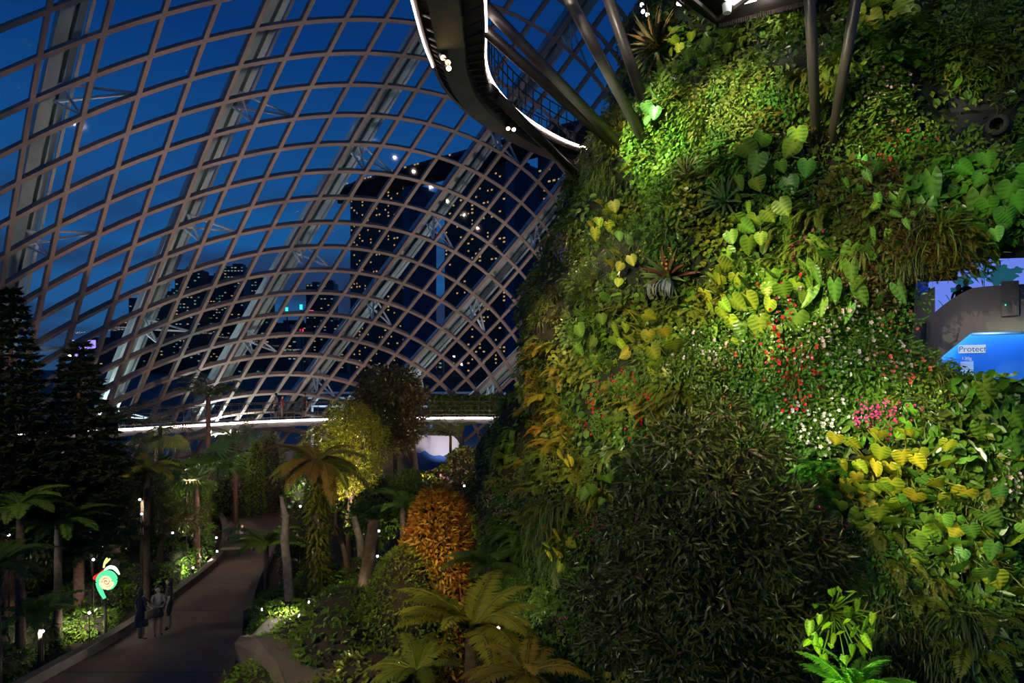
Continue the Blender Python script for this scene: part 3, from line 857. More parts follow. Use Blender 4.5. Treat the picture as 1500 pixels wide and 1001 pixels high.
# ------------------------------------------------------------------ plant building
M_leaf = leafmat('leaf_green', (0.09, 0.155, 0.020), (0.24, 0.30, 0.055), 0.30, 0.22)
M_fern = leafmat('fern_green', (0.11, 0.19, 0.030), (0.24, 0.31, 0.06), 0.55, 0.30)
M_heart = leafmat('heart_leaf', (0.13, 0.24, 0.04), (0.42, 0.52, 0.14), 0.36, 0.18)
M_dkleaf = leafmat('dark_leaf', (0.045, 0.055, 0.018), (0.10, 0.105, 0.04), 0.38, 0.10)
M_strap = leafmat('strap_leaf', (0.11, 0.17, 0.05), (0.24, 0.28, 0.11), 0.45, 0.15)
M_conif = leafmat('conifer_needles', (0.018, 0.030, 0.012), (0.045, 0.060, 0.022), 0.6, 0.05)
M_croton = leafmat('croton_leaf', (0.26, 0.05, 0.012), (0.52, 0.42, 0.05), 0.42, 0.2)
M_petal = leafmat('petals', (0.85, 0.85, 0.85), (1.0, 1.0, 1.0), 0.5, 0.3)
M_bark = pmat('bark', (0.13, 0.085, 0.055), 0.9, 0, .55, 9.0, bump=.5)
M_pale = pmat('pale_bark', (0.30, 0.24, 0.20), 0.85, 0, .45, 7.0, bump=.4)
M_red = pmat('red_bark', (0.20, 0.10, 0.07), 0.9, 0, .5, 8.0, bump=.4)
M_stem = leafmat('stem_green', (0.10, 0.15, 0.04), (0.16, 0.18, 0.06), 0.5, 0.0)

def unit(v): return v / np.maximum(np.linalg.norm(v, axis=-1, keepdims=True), 1e-9)

def leaves(mb, pos, d, nrm, L, W, rnd, rounded=False, fold=0.12):
    """many small leaves at once: two halves folded along the midrib"""
    n = len(pos)
    L = np.broadcast_to(np.asarray(L, float), (n,))[:, None]; W = np.broadcast_to(np.asarray(W, float), (n,))[:, None]
    d = unit(d); s = unit(np.cross(d, nrm)); u = np.cross(s, d)
    if rounded:
        v = np.stack([pos, pos + d * L * .25 + s * W * .42 + u * W * fold, pos + d * L * .72 + s * W * .40 + u * W * fold, pos + d * L,
                      pos + d * L * .72 - s * W * .40 + u * W * fold, pos + d * L * .25 - s * W * .42 + u * W * fold], 1)
        tpl = [(0, 1, 2, 3), (0, 3, 4, 5)]; m = 6
    else:
        v = np.stack([pos, pos + d * L * .42 + s * W * .5 + u * W * fold, pos + d * L, pos + d * L * .42 - s * W * .5 + u * W * fold], 1)
        tpl = [(0, 1, 2), (0, 2, 3)]; m = 4
    f = [tuple(k * m + i for i in t) for k in range(n) for t in tpl]
    mb.add(v.reshape(-1, 3), f, np.repeat(np.broadcast_to(rnd, (n,)), m))

def rand_dirs(n, g):
    return unit(g.normal(size=(n, 3)))

def frond_curve(az, e0, L, droop, n=12, p0=(0, 0, 0)):
    pts = [np.array(p0, float)]; h = np.array([math.sin(az), math.cos(az), 0.0])
    for k in range(n):
        e_ = e0 - droop * ((k + .5) / n) ** 1.25
        pts.append(pts[-1] + (h * math.cos(e_) + np.array([0, 0, math.sin(e_)])) * L / n)
    return np.array(pts), h

def add_frond(mb, az, e0, L, droop, pin_n, pin_len, pin_w, g, p0=(0, 0, 0), hang=0.25, rach=0.012, taper='fern', bare=0.08, r0=.5):
    """a pinnate frond: arching midrib with leaflets along both sides"""
    n = 12
    pts, h = frond_curve(az, e0, L, droop, n, p0)
    side = np.cross(h, [0, 0, 1.0])
    mb.tube([tuple(p) for p in pts[::2]], [rach * (1 - .8 * k / 6) for k in range(7)], 4, cap=False)
    t = np.linspace(bare, .99, pin_n)
    P = np.stack([np.interp(t * n, np.arange(n + 1), pts[:, k]) for k in range(3)], 1)
    tg = unit(np.stack([np.gradient(P[:, k]) for k in range(3)], 1))
    if taper == 'fern': ln = pin_len * np.sin(np.clip(PI * (t * .86 + .12), 0, PI)) ** .8
    else: ln = pin_len * (0.55 + .45 * np.sin(PI * np.clip(t, 0, 1))) * (1 - .35 * t)
    for s in (-1, 1):
        d = side[None] * s + tg * .45 + np.array([0, 0, -hang]) + g.normal(size=P.shape) * .05
        up = np.cross(tg, side[None]); up = np.where(up[:, 2:3] < 0, -up, up)
        leaves(mb, P, d, up + g.normal(size=P.shape) * .12, ln * g.uniform(.88, 1.1, len(t)), pin_w * (0.6 + .4 * ln / pin_len), np.clip(r0 + .35 * t - .15 + g.normal(size=len(t)) * .12, 0, 1), fold=.05)

def add_strap(mb, az, e0, L, droop, w, g, p0=(0, 0, 0), rnd=.5, n=7, tipr=None):
    pts, h = frond_curve(az, e0, L, droop, n, p0)
    side = np.cross(h, [0, 0, 1.0]); v = []; f = []; r = []
    for k, p in enumerate(pts):
        t = k / n; ww = w * (0.55 + .9 * t) * (1 - t ** 3) if t < .55 else w * (1.05 - (t - .55) / .45 * .98)
        upv = np.array([0, 0, 1.0]) * ww * .28
        v += [p - side * ww / 2 + upv, p, p + side * ww / 2 + upv]
        rr = rnd if tipr is None else rnd + (tipr - rnd) * t
        r += [rr] * 3
        if k < n: a = 3 * k; f += [(a, a + 1, a + 4, a + 3), (a + 1, a + 2, a + 5, a + 4)]
    mb.add(v, f, np.clip(r, 0, 1))

PROTO = {}
def proto(key, mb, mats, smooth=False):
    PROTO.setdefault(key, []).append(mb.mesh(key, mats, smooth)); return PROTO[key][-1]

WALL = (-1.35, 1.35)
def make_fern(seed, nf, L, wall=True, dr=(1.0, 1.9), e=(0.2, 1.0), pin=22, pl=.22, pw=.045):
    g = np.random.default_rng(seed); mb = MB()
    for k in range(nf):
        az = g.uniform(*WALL) if wall else 2 * PI * k / nf + g.normal() * .15
        add_frond(mb, az, g.uniform(*e), L * g.uniform(.7, 1.1), g.uniform(*dr), pin, L * pl, L * pw, g, hang=.2, rach=.01 * L)
    return mb
for s in range(4): proto('fern', make_fern(100 + s, 11, .8), M_fern)
for s in range(3): proto('fine_fern', make_fern(120 + s, 16, .75, dr=(1.4, 2.6), pin=30, pl=.13, pw=.03), M_fern)
for s in range(3):
    g = np.random.default_rng(140 + s); mb = MB()
    for k in range(46): add_strap(mb, g.uniform(*WALL), g.uniform(-.1, 1.2), g.uniform(.4, .9), g.uniform(1.2, 2.6), .028, g, rnd=g.random())
    proto('grass_tuft', mb, M_strap)
for s in range(3):
    g = np.random.default_rng(150 + s); mb = MB()
    for k in range(70):
        add_strap(mb, g.uniform(*WALL), g.uniform(-.3, .9), g.uniform(.5, 1.15), g.uniform(2.2, 3.1), .018, g, p0=(g.uniform(-.3, .3), 0, g.uniform(-.1, .15)), rnd=g.random())
    proto('hanging_grass', mb, M_strap)
def creeper(seed, n, rx, rz, dep, L, W, rounded, down=0.5):
    g = np.random.default_rng(seed); mb = MB()
    a = g.uniform(0, 2 * PI, n); r = np.sqrt(g.random(n))
    x = rx * r * np.cos(a); z = rz * r * np.sin(a); y = dep * (1 - r ** 2) * g.uniform(.35, 1, n) + .02
    pos = np.stack([x, y, z], 1)
    d = np.stack([g.normal(size=n) * .7, g.uniform(.1, .8, n), -down + g.normal(size=n) * .6], 1)
    nm = np.stack([g.normal(size=n) * .35, np.full(n, 1.0), g.uniform(.2, 1.0, n)], 1)
    leaves(mb, pos, d, nm, L * g.uniform(.6, 1.25, n), W * g.uniform(.6, 1.25, n), g.random(n), rounded)
    for k in range(30):
        q = pos[k * n // 30]; mb.tube([(0, -.05, 0), tuple(q * np.array([.5, .4, .5])), tuple(q)], [.014, .01, .006], 4, cap=False)
    return mb
for s in range(4): proto('round_creeper', creeper(160 + s, 150, .62, .62, .38, .13, .12, True), M_leaf)
for s in range(4): proto('small_leaf', creeper(170 + s, 230, .6, .6, .40, .11, .06, False), M_leaf)
for s in range(3): proto('broad_leaf', creeper(180 + s, 46, .55, .6, .40, .27, .15, True, .8), M_leaf)
for s in range(3): proto('narrow_leaf', creeper(190 + s, 170, .6, .65, .45, .2, .035, False, .7), M_leaf)
def flower_mesh(seed, n, rx, rz, dep, size):
    g = np.random.default_rng(seed); mb = MB()
    for k in range(n):
        a = g.uniform(0, 2 * PI); r = math.sqrt(g.random()) * .95
        c = np.array([rx * r * math.cos(a), dep * (1 - r * r) + .08, rz * r * math.sin(a)])
        nb = 5; az = g.uniform(0, 2 * PI); s = size * g.uniform(.7, 1.3)
        nrm = unit(np.array([g.normal() * .4, 1.0, g.normal() * .4 + .2]))
        u = unit(np.cross(nrm, [0, 0, 1.0])); w = np.cross(nrm, u)
        dd = np.array([u * math.cos(az + 2 * PI * q / nb) + w * math.sin(az + 2 * PI * q / nb) + nrm * .35 for q in range(nb)])
        leaves(mb, np.repeat(c[None], nb, 0), dd, np.repeat(nrm[None], nb, 0), s, s * .75, g.random(), True)
    return mb
for s in range(3): proto('flower_head', flower_mesh(200 + s, 9, .55, .55, .42, .055), M_petal)
for s in range(3): proto('flower_dense', flower_mesh(210 + s, 26, .42, .42, .42, .045), M_petal)

# heart-shaped leaf: hangs from its stalk at the origin, tip towards -z, upper face towards +y
def heart_mesh(key, aspect, veins=6, lobe=.28):
    mb = MB(); v = []; r = []; f = []
    rows = 13
    for k in range(rows):
        t = k / (rows - 1)
        zz = lobe - t * (1 + lobe)
        if zz > 0: wi = .10 + .0 * t; 
        w = aspect * .5 * (math.sin(PI * min(1, (t * .92 + .08)) ** .62)) ** .75
        inner = (.16 * (zz / lobe)) if zz > 0 else 0.0
        w = max(w, inner + .01)
        cor = .009 if k % 2 else -.009
        curl = -.10 * t * t
        for s in (-1, 1):
            for q, u in enumerate((0.0, .5, 1.0)):
                x = s * (inner + (w - inner) * u)
                y = curl + .05 * u - .10 * u * u + (cor * (1 if u else 0)) + .03
                v.append((x, y, zz - .05 * u * (1 - t)))
                r.append(.85 if u == 0 else (.55 if (k % 2 == 0 and u < 1) else .15))
    for k in range(rows - 1):
        for s in range(2):
            for q in range(2):
                a = k * 6 + s * 3 + q; b = a + 6
                f.append((a, a + 1, b + 1, b) if s else (a, b, b + 1, a + 1))
    mb.add(v, f, r)
    return proto(key, mb, M_heart)
heart_mesh('heart', 1.08, lobe=.16); heart_mesh('arrow', 0.60, lobe=.24); heart_mesh('paddle', .46, lobe=.05)

def mfacing(th, z):
    n = mnormal(th, z); return math.atan2(-n[0], n[1])     # rotation that turns local +y to the outward normal

CNT = {}
def put(key, px, py, sc=1.0, tint=(1, 1, 1), off=-0.02, label=None, cat='plant', group=None, name=None, spin=0.25, hit=None):
    h = hit or mhit(px, py)
    if h is None: return None
    p, th = h
    n = mnormal(th, p[2])
    me = random.choice(PROTO[key])
    o = link(name or key, me, None, tuple(p + n * off), mfacing(th, p[2]) + random.uniform(-spin, spin), sc)
    o.color = (*tint, 1)
    tag(o, label, cat, group)
    return o

HS = 0.70
def heart_plant(name, px, py, nl, spread, size, tint, label, shape='heart', hit=None, jit=.25, group=None):
    """stalks from one crown, each with a big leaf of its own"""
    h = hit or mhit(px, py)
    if h is None: return
    p, th = h; n = mnormal(th, p[2])
    root = tag(empty(name, tuple(p + n * .02), mfacing(th, p[2])), label, 'plant', group)
    g = np.random.default_rng(int(px * 13 + py * 7) % 100000)
    smb = MB(); nl = int(nl * 1.45)
    for k in range(nl):
        a = 2 * PI * (k * .618) + g.normal() * .2; r = spread * math.sqrt((k + .5) / nl)
        q = np.array([r * math.cos(a), .25 + .22 * g.random() + .25 * (1 - r / max(spread, .01)), r * math.sin(a) * 1.05])
        o = link('leaf', PROTO[shape][0], root, tuple(q))
        s = size * HS * g.uniform(.65, 1.15)
        o.scale = (s, s, s)
        o.rotation_euler = (g.normal() * .3 - .45 + .5 * (-q[2] / max(spread, .01)), g.normal() * .35, -q[0] / max(spread, .01) * .6 + g.normal() * .3)
        tj = g.uniform(1 - jit, 1 + jit); yj = g.uniform(1 - jit, 1 + jit)
        o.color = (tint[0] * tj * yj, tint[1] * tj, tint[2] * tj, 1)
        mid = q * .5 + np.array([0, .1, .08])
        smb.tube([(0, 0, 0), tuple(mid), tuple(q)], .012, 4, cap=False)
    st = smb.build('stalks', M_stem, root); st.color = (*tint, 1)
    return root

def brom(name, px, py, n, L, w, tint, label, drop=(.2, .9), e=(.25, 1.3), hit=None, tip=None):
    p, th = hit or mhit(px, py); nn = mnormal(th, p[2])
    root = tag(empty(name, tuple(p + nn * .1), mfacing(th, p[2])), label, 'plant')
    g = np.random.default_rng(int(px + py)); 
    mats = M_strap
    var = []
    for s in range(3):
        mb = MB(); add_strap(mb, 0, 0.0, L, .55, w, g, rnd=.2, tipr=.9, n=8); var.append(mb.mesh('strap_leaf', mats))
    for k in range(n):
        t = k / n; az = 2.4 * k
        o = link('leaf', var[k % 3], root)
        el = 0.15 + 1.1 * t
        # leaf points along local +y; lean it outward from a crown that leans off the wall
        d = Vector((math.cos(az) * math.cos(el), math.sin(el) * .9 + .25, math.sin(az) * math.cos(el) + .30)).normalized()
        zz = Vector((0, 1, .35)); x = d.cross(zz).normalized(); z2 = x.cross(d)
        o.rotation_euler = Matrix((x, d, z2)).transposed().to_euler()
        sc = g.uniform(.8, 1.1); o.scale = (sc, sc, sc)
        c = tint if tip is None or g.random() < .5 else tip
        o.color = (*c, 1)
    return root

# --- moss and tiny leaves all over the visible wall
carp = [MB(), MB(), MB()]
g = np.random.default_rng(5)
CN = 38000
pos = []; nrm = []
for k in range(CN):
    th = g.uniform(-PI * 1.02, -0.05) if g.random() < .75 else g.uniform(-PI * 1.25, -PI * .6)
    z = g.uniform(0.0, 22.5)
    if CTH0 - .03 < th < CTH1 and CZ0 - .2 < z < CZ1 + .1: continue
    pos.append(mpoint(th, z)); nrm.append(np.array([math.cos(th), math.sin(th), .25]))
pos = np.array(pos); nrm = unit(np.array(nrm))
n = len(pos); pos = pos + nrm * g.uniform(.0, .22, n)[:, None]
d = g.normal(size=(n, 3)) * .5 + nrm * .4 + np.array([0, 0, -.55])
L_ = g.uniform(.10, .24, n)
sel = np.sin(pos[:, 2] * .9 + pos[:, 0] * .7) + g.normal(size=n) * .6
for q, (lo, hi) in enumerate(((-9, -.4), (-.4, .5), (.5, 9))):
    m = (sel >= lo) & (sel < hi)
    leaves(carp[q], pos[m], d[m], nrm[m] + g.normal(size=(m.sum(), 3)) * .4, L_[m], L_[m] * (.55, .3, .8)[q], g.random(m.sum()), q == 2)
for q, (nm, tint, lb) in enumerate((('leaf_carpet', (.75, .85, .6), 'mixed small green creeper leaves carpeting the mountain wall'), ('moss_carpet', (.95, .8, .5), 'fine olive moss and fern fronds carpeting the mountain wall'), ('ivy_carpet', (.55, .8, .5), 'round dark ivy leaves carpeting the mountain wall'))):
    o = tag(carp[q].build(nm, M_leaf), lb, 'foliage', None, 'stuff'); o.color = (*tint, 1)

def in_cave(px, py): return px > 1330 and 362 < py < 548 and py > 440 - (px - 1338) * .713 - 16
def in_bare(px, py): return 1386 < px < 1486 and 112 < py < 234

LMK = [(972, 72, 'the tan bromeliad'), (1090, 45, 'the platform edge'), (1195, 120, 'the upright tube'), (1255, 60, 'the leaning tube'), (1320, 30, 'the yellow and green heart leaves'), (1435, 175, 'the concrete outcrop'), (965, 190, 'the tube feet'), (860, 260, 'the footbridge end'),
       (1066, 300, 'the dark bromeliad'), (985, 405, 'the maroon bromeliad'), (836, 362, 'the violet flowers'), (1272, 245, 'the single pale arrow leaf'), (1375, 300, 'the large arrow leaves'), (1290, 350, 'the purple bush'), (1120, 450, 'the big ribbed leaves'), (1230, 400, 'the long arrow leaves'),
       (1450, 370, 'the top of the opening'), (1330, 480, 'the left side of the opening'), (1430, 575, 'the opening sill'), (1180, 580, 'the scarlet begonias'), (1190, 620, 'the white begonias'), (1285, 612, 'the bright pink flowers'), (955, 500, 'the gold and green leaves'), (930, 600, 'the deep red flowers'),
       (800, 560, 'the golden ferns'), (742, 640, 'the feathery ferns'), (870, 722, 'the yellow bushy fern'), (830, 790, 'the bright yellow leaves'), (800, 900, 'the golden tree fern'), (1050, 800, 'the dark narrow-leaved tree'), (1190, 700, 'the vivid fern'), (1300, 700, 'the yellow ribbed leaves'),
       (1395, 760, 'the blue green ribbed leaves'), (1470, 650, 'the dark alocasia'), (1218, 895, 'the lime shrub'), (1450, 860, 'the lime ribbed leaves'), (1255, 990, 'the nearest light green fern'), (890, 480, 'the dim green heart leaves')]
def near(x, y): return min(LMK, key=lambda t: (t[0] - x) ** 2 + (t[1] - y) ** 2)[2]
def scatter(key, cx, cy, rx, ry, n, sc, tint, label, cat='plant', jit=.22, group=None, rect=False):
    """plants of one kind over an oval of the wall, given in picture pixels"""
    g = random.Random(int(cx * 3 + cy * 5 + n))
    for k in range(n):
        if rect: x = cx + rx * g.uniform(-1, 1); y = cy + ry * g.uniform(-1, 1)
        else:
            a = g.uniform(0, 2 * PI); r = math.sqrt(g.random()); x = cx + rx * r * math.cos(a); y = cy + ry * r * math.sin(a)
        if in_cave(x, y) or in_bare(x, y): continue
        h = mhit(x, y)
        if h is None or h[0][2] < 0.2: continue
        t = tuple(c * g.uniform(1 - jit, 1 + jit) for c in tint)
        lb = label if n < 10 else label + ', near ' + near(x, y)
        if len(lb.split()) > 16: lb = label
        put(key, x, y, sc * g.uniform(.6, 1.35), t, label=lb, cat=cat, group=group or label, hit=h)

Y_G = (1.15, 1.05, .5); LIME = (1.05, 1.3, .55); DK = (.6, .72, .55); OLV = (1.15, .95, .5); YEL = (2.1, 1.35, .28); ORG = (2.4, 1.0, .3); GRN = (.75, 1.15, .6); BLU = (.7, 1.0, 1.0); PUR = (.55, .25, .42)
# general cover of the whole wall
GEN = [('fern', OLV, 'olive fern on the planted mountain', 70, .85), ('small_leaf', GRN, 'small-leaved green bush on the planted mountain', 110, 1.0),
       ('narrow_leaf', DK, 'dark narrow-leaved tuft on the planted mountain', 70, .9), ('round_creeper', Y_G, 'round-leaved yellow green creeper on the planted mountain', 60, .9),
       ('broad_leaf', GRN, 'broad-leaved green clump on the planted mountain', 70, .8), ('grass_tuft', OLV, 'arching grassy tuft on the planted mountain', 45, .9), ('fine_fern', Y_G, 'fine-fronded fern on the planted mountain', 50, .8)]
for key, tint, lb, n, sc in GEN:
    scatter(key, 1120, 500, 400, 520, n, sc, tint, lb, rect=True)
# patches, top to bottom
scatter('fern', 985, 60, 45, 35, 8, .8, OLV, 'olive fern beside the tan bromeliad under the platform')
scatter('broad_leaf', 1010, 90, 60, 40, 10, .9, (.9, 1.1, .55), 'broad glossy leaves below the platform edge')
scatter('fine_fern', 1105, 60, 50, 35, 10, .8, LIME, 'pale feathery fern hanging below the platform fascia')
scatter('round_creeper', 975, 215, 40, 95, 34, .8, (1.0, 1.35, .85), 'glossy bright green round-leaved creeper')
scatter('round_creeper', 1068, 165, 60, 55, 30, .75, (1.5, 1.55, 1.0), 'pale variegated round-leaved creeper')
scatter('narrow_leaf', 895, 165, 25, 60, 10, .8, (1.4, 1.05, .5), 'straw coloured narrow-leaved fringe along the upper wall edge')
scatter('hanging_grass', 882, 255, 22, 30, 7, .9, (1.2, 1.1, .6), 'long hanging grass below the footbridge end')
scatter('small_leaf', 850, 275, 22, 35, 8, .9, (.8, .9, .5), 'small-leaved bush below the footbridge end')
scatter('fine_fern', 838, 330, 15, 50, 8, .8, (.9, .8, .5), 'dark feathery fern on the wall edge beside the glass roof')
scatter('grass_tuft', 940, 335, 55, 45, 16, .95, (.7, .85, .6), 'dark glossy grassy tuft')
scatter('narrow_leaf', 880, 395, 45, 60, 12, .8, (.8, .85, .5), 'dusky narrow-leaved tuft near the maroon bromeliad')
scatter('grass_tuft', 800, 450, 25, 45, 10, .9, (.9, .8, .45), 'brown green grassy tuft on the outer bulge of the wall')
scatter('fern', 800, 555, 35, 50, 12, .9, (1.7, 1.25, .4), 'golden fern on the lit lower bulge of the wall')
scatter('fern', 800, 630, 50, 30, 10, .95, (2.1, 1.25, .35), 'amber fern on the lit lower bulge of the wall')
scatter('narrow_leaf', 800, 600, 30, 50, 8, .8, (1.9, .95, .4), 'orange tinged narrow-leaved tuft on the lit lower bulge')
scatter('fine_fern', 742, 640, 22, 60, 16, .8, (.85, 1.2, .5), 'fresh green feathery fern')
scatter('hanging_grass', 805, 800, 25, 60, 10, 1.0, (1.1, 1.15, .5), 'long hanging grass low on the wall beside the yellow leaves')
scatter('fern', 735, 790, 35, 50, 9, .9, (1.0, 1.05, .45), 'drooping fern at the wall foot beside the red leafy column')
scatter('small_leaf', 780, 900, 60, 70, 16, .9, (.8, 1.0, .5), 'small-leaved bush low on the wall')
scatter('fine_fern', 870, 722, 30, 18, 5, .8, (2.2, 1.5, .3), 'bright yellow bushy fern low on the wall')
scatter('fern', 965, 585, 45, 25, 7, .8, (1.7, 1.1, .4), 'tawny fern above the dark foreground tree')
scatter('fine_fern', 1130, 385, 70, 50, 14, .85, (1.15, 1.15, .45), 'yellow green bushy fern above the big yellow leaves')
scatter('fine_fern', 1190, 370, 50, 60, 10, .85, (.95, .95, .42), 'olive bushy fern in the upper middle of the wall')
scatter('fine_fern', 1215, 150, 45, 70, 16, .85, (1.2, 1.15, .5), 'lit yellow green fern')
scatter('fern', 1265, 190, 40, 60, 12, .75, (1.0, 1.3, .5), 'bright green fern right of the upright tubes')
scatter('round_creeper', 1290, 170, 40, 60, 12, .7, (1.0, 1.2, .7), 'pale round-leaved creeper right of the upright tubes')
scatter('fern', 1330, 60, 110, 50, 22, .85, (.85, 1.1, .4), 'dark green fern along the top of the wall')
scatter('narrow_leaf', 1440, 90, 60, 80, 16, .9, (.9, .8, .45), 'dim trailing leaves')
scatter('small_leaf', 1430, 270, 70, 40, 16, .9, (.9, .95, .7), 'grey green small-leaved bush')
scatter('broad_leaf', 1420, 312, 70, 48, 18, .85, (.6, 1.1, .5), 'broad glossy dark leaves')
scatter('small_leaf', 1290, 345, 55, 85, 26, .8, (.75, .35, .55), 'dark purple small-leaved bush')
scatter('narrow_leaf', 1370, 365, 60, 35, 16, .8, (.85, .62, .4), 'brown trailing growth')
scatter('hanging_grass', 1338, 395, 18, 25, 6, .6, (.7, .55, .35), 'brown hanging grass at the corner of the mountain opening')
scatter('small_leaf', 1190, 520, 150, 110, 60, .85, (.65, 1.05, .5), 'dense green begonia bush without flowers')
scatter('broad_leaf', 1230, 600, 110, 60, 26, .65, (.7, 1.15, .5), 'leafy green begonia with larger leaves')
scatter('small_leaf', 1345, 570, 40, 60, 16, .8, (.95, 1.05, .4), 'yellow green small-leaved bush')
scatter('small_leaf', 1385, 568, 36, 8, 7, .5, (.45, .5, .5), 'dark small-leaved bush on the sill of the mountain opening')
scatter('fern', 1188, 700, 35, 45, 12, .8, (.65, 1.35, .6), 'vivid green fern')
scatter('broad_leaf', 1440, 680, 60, 90, 20, .9, (.6, .95, .45), 'broad dark green leaves')
scatter('small_leaf', 800, 745, 70, 110, 26, .85, (1.05, 1.05, .45), 'olive small-leaved bush on the lower bulge')
scatter('fern', 790, 720, 60, 90, 14, .8, (1.5, 1.15, .4), 'yellow olive fern on the lower bulge')
scatter('broad_leaf', 880, 560, 70, 80, 16, .7, (1.1, 1.1, .45), 'broad olive leaves left of the dark tree')
scatter('small_leaf', 1015, 560, 40, 34, 16, .8, (.9, 1.0, .45), 'small-leaved bush above the dark narrow-leaved tree')
scatter('fine_fern', 1000, 565, 40, 30, 8, .75, (1.3, 1.1, .4), 'tawny feathery fern above the dark narrow-leaved tree')
scatter('round_creeper', 1010, 470, 60, 70, 12, .7, (1.1, 1.1, .5), 'round-leaved olive creeper')
scatter('grass_tuft', 1330, 930, 130, 70, 20, 1.0, (.6, .65, .4), 'dim grassy tuft low on the wall')
scatter('narrow_leaf', 1270, 880, 60, 60, 12, .9, (.8, .9, .5), 'dim narrow-leaved tuft beside the lime green shrub')

# flowers scattered through the bushes
def blooms(key, cx, cy, rx, ry, n, sc, col, label):
    g = random.Random(int(cx + cy * 3))
    for k in range(n):
        a = g.uniform(0, 2 * PI); r = math.sqrt(g.random()); x = cx + rx * r * math.cos(a); y = cy + ry * r * math.sin(a)
        if in_cave(x, y): continue
        h = mhit(x, y)
        if h is None: continue
        p, th = h; n_ = mnormal(th, p[2])
        root = tag(empty('flowering_plant', tuple(p + n_ * .1), mfacing(th, p[2])), label, 'plant', label)
        b = link('foliage', random.choice(PROTO['small_leaf']), root, sc=sc * .8); b.color = (.65, 1.0, .5, 1)
        f = link('blossoms', random.choice(PROTO[key]), root, (0, .05, 0), 0, sc); f.color = (*col, 1); f['kind'] = 'stuff'
blooms('flower_head', 1150, 450, 40, 60, 6, .7, (.85, .02, .03), 'red begonia beside the big yellow green leaves')
blooms('flower_head', 1200, 480, 70, 60, 8, .75, (.95, .62, .60), 'pale pink begonia in the middle of the wall')
blooms('flower_head', 1185, 570, 60, 50, 8, .75, (.9, .05, .05), 'scarlet begonia in the flowering middle of the wall')
blooms('flower_head', 1190, 610, 80, 40, 9, .75, (.95, .9, .85), 'white begonia in the flowering middle of the wall')
blooms('flower_head', 1310, 520, 45, 60, 9, .7, (.95, .18, .12), 'coral begonia left of the mountain opening')
blooms('flower_head', 1280, 545, 50, 40, 6, .7, (.95, .7, .7), 'blush begonia left of the mountain opening')
blooms('flower_dense', 1285, 612, 22, 12, 4, .6, (.95, .08, .38), 'bright pink flower mass below the mountain opening')
blooms('flower_head', 1320, 622, 20, 12, 3, .6, (.9, .04, .2), 'crimson flowers right of the bright pink mass')
blooms('flower_head', 1070, 590, 20, 60, 5, .65, (.95, .12, .06), 'orange red begonia above the dark foreground tree')
blooms('flower_head', 930, 600, 60, 45, 9, .75, (.85, .02, .04), 'deep red anthurium flowers left of the dark foreground tree')
blooms('flower_head', 1020, 525, 35, 25, 5, .65, (.95, .7, .75), 'pale pink flowers below the yellow leaves')
blooms('flower_dense', 836, 362, 12, 16, 4, .6, (.28, .18, .75), 'violet blue flower cluster on the outer wall edge')
blooms('flower_head', 836, 356, 12, 16, 2, .55, (.9, .22, .22), 'coral flowers in the violet cluster on the wall edge')
blooms('flower_dense', 750, 742, 22, 18, 4, .6, (.9, .42, .35), 'salmon flower clump at the wall foot')
blooms('flower_head', 880, 790, 18, 14, 3, .7, (.8, .03, .12), 'cherry red flowers beside the yellow heart leaves')
blooms('flower_head', 1210, 775, 25, 28, 5, .65, (.85, .02, .18), 'magenta red flowers right of the dark foreground tree')
blooms('flower_head', 1190, 360, 22, 22, 4, .65, (.85, .05, .25), 'magenta flowers above the opening on the upper wall')
blooms('flower_head', 1285, 130, 25, 60, 5, .6, (.9, .45, .45), 'small pink flowers right of the leaning tube')
blooms('flower_head', 1330, 240, 40, 30, 4, .6, (.85, .06, .04), 'small red flowers left of the concrete outcrop')
blooms('flower_head', 960, 375, 40, 15, 3, .6, (.95, .5, .05), 'orange yellow flowers above the maroon bromeliad')
blooms('flower_head', 860, 900, 25, 30, 4, .6, (.8, .1, .45), 'purple pink flowers low on the wall beside the dark tree')
blooms('flower_head', 1480, 700, 20, 40, 4, .65, (.95, .72, .7), 'pale flowers at the right below the alocasia')

# big-leaved plants, each leaf its own
heart_plant('philodendron', 1000, 65, 5, .5, .45, (1.5, 1.3, .35), 'lit lime philodendron under the platform corner')
heart_plant('philodendron', 1040, 95, 7, .8, .5, (.75, 1.0, .5), 'dark green philodendron below the platform corner')
heart_plant('philodendron', 975, 155, 4, .4, .5, (.7, 1.2, .9), 'bluish green philodendron in the bright creeper')
heart_plant('philodendron', 900, 325, 8, .62, .5, (1.9, 1.4, .35), 'yellow philodendron on the wall beside the violet flowers')
heart_plant('philodendron', 915, 385, 5, .5, .46, (1.7, 1.3, .4), 'yellow green philodendron just left of the maroon bromeliad')
heart_plant('philodendron', 930, 345, 2, .2, .55, (.8, 1.25, .95), 'single silvery heart leaf beside the yellow philodendron')
heart_plant('philodendron', 1125, 300, 8, .9, .6, (.95, 1.15, .45), 'green philodendron to the right of the dark bromeliad')
heart_plant('philodendron', 1085, 345, 4, .5, .55, (1.1, 1.25, .4), 'lime philodendron just below the dark bromeliad')
heart_plant('philodendron', 1130, 235, 7, .8, .6, (.8, 1.1, .5), 'deep green philodendron above the dark bromeliad')
heart_plant('philodendron', 1070, 445, 12, .85, .55, (1.45, 1.3, .35), 'big yellow green philodendron right of the maroon bromeliad')
heart_plant('philodendron', 1120, 455, 13, .85, .58, (1.2, 1.25, .4), 'large ribbed green philodendron in the middle of the wall')
heart_plant('philodendron', 1145, 420, 7, .6, .5, (1.25, 1.25, .35), 'lime ribbed philodendron above the red begonias')
heart_plant('philodendron', 950, 495, 10, .75, .5, (1.7, 1.25, .35), 'gold and green philodendron below the maroon bromeliad')
heart_plant('philodendron', 985, 530, 6, .5, .52, (1.3, 1.2, .35), 'yellow edged philodendron above the tawny fern')
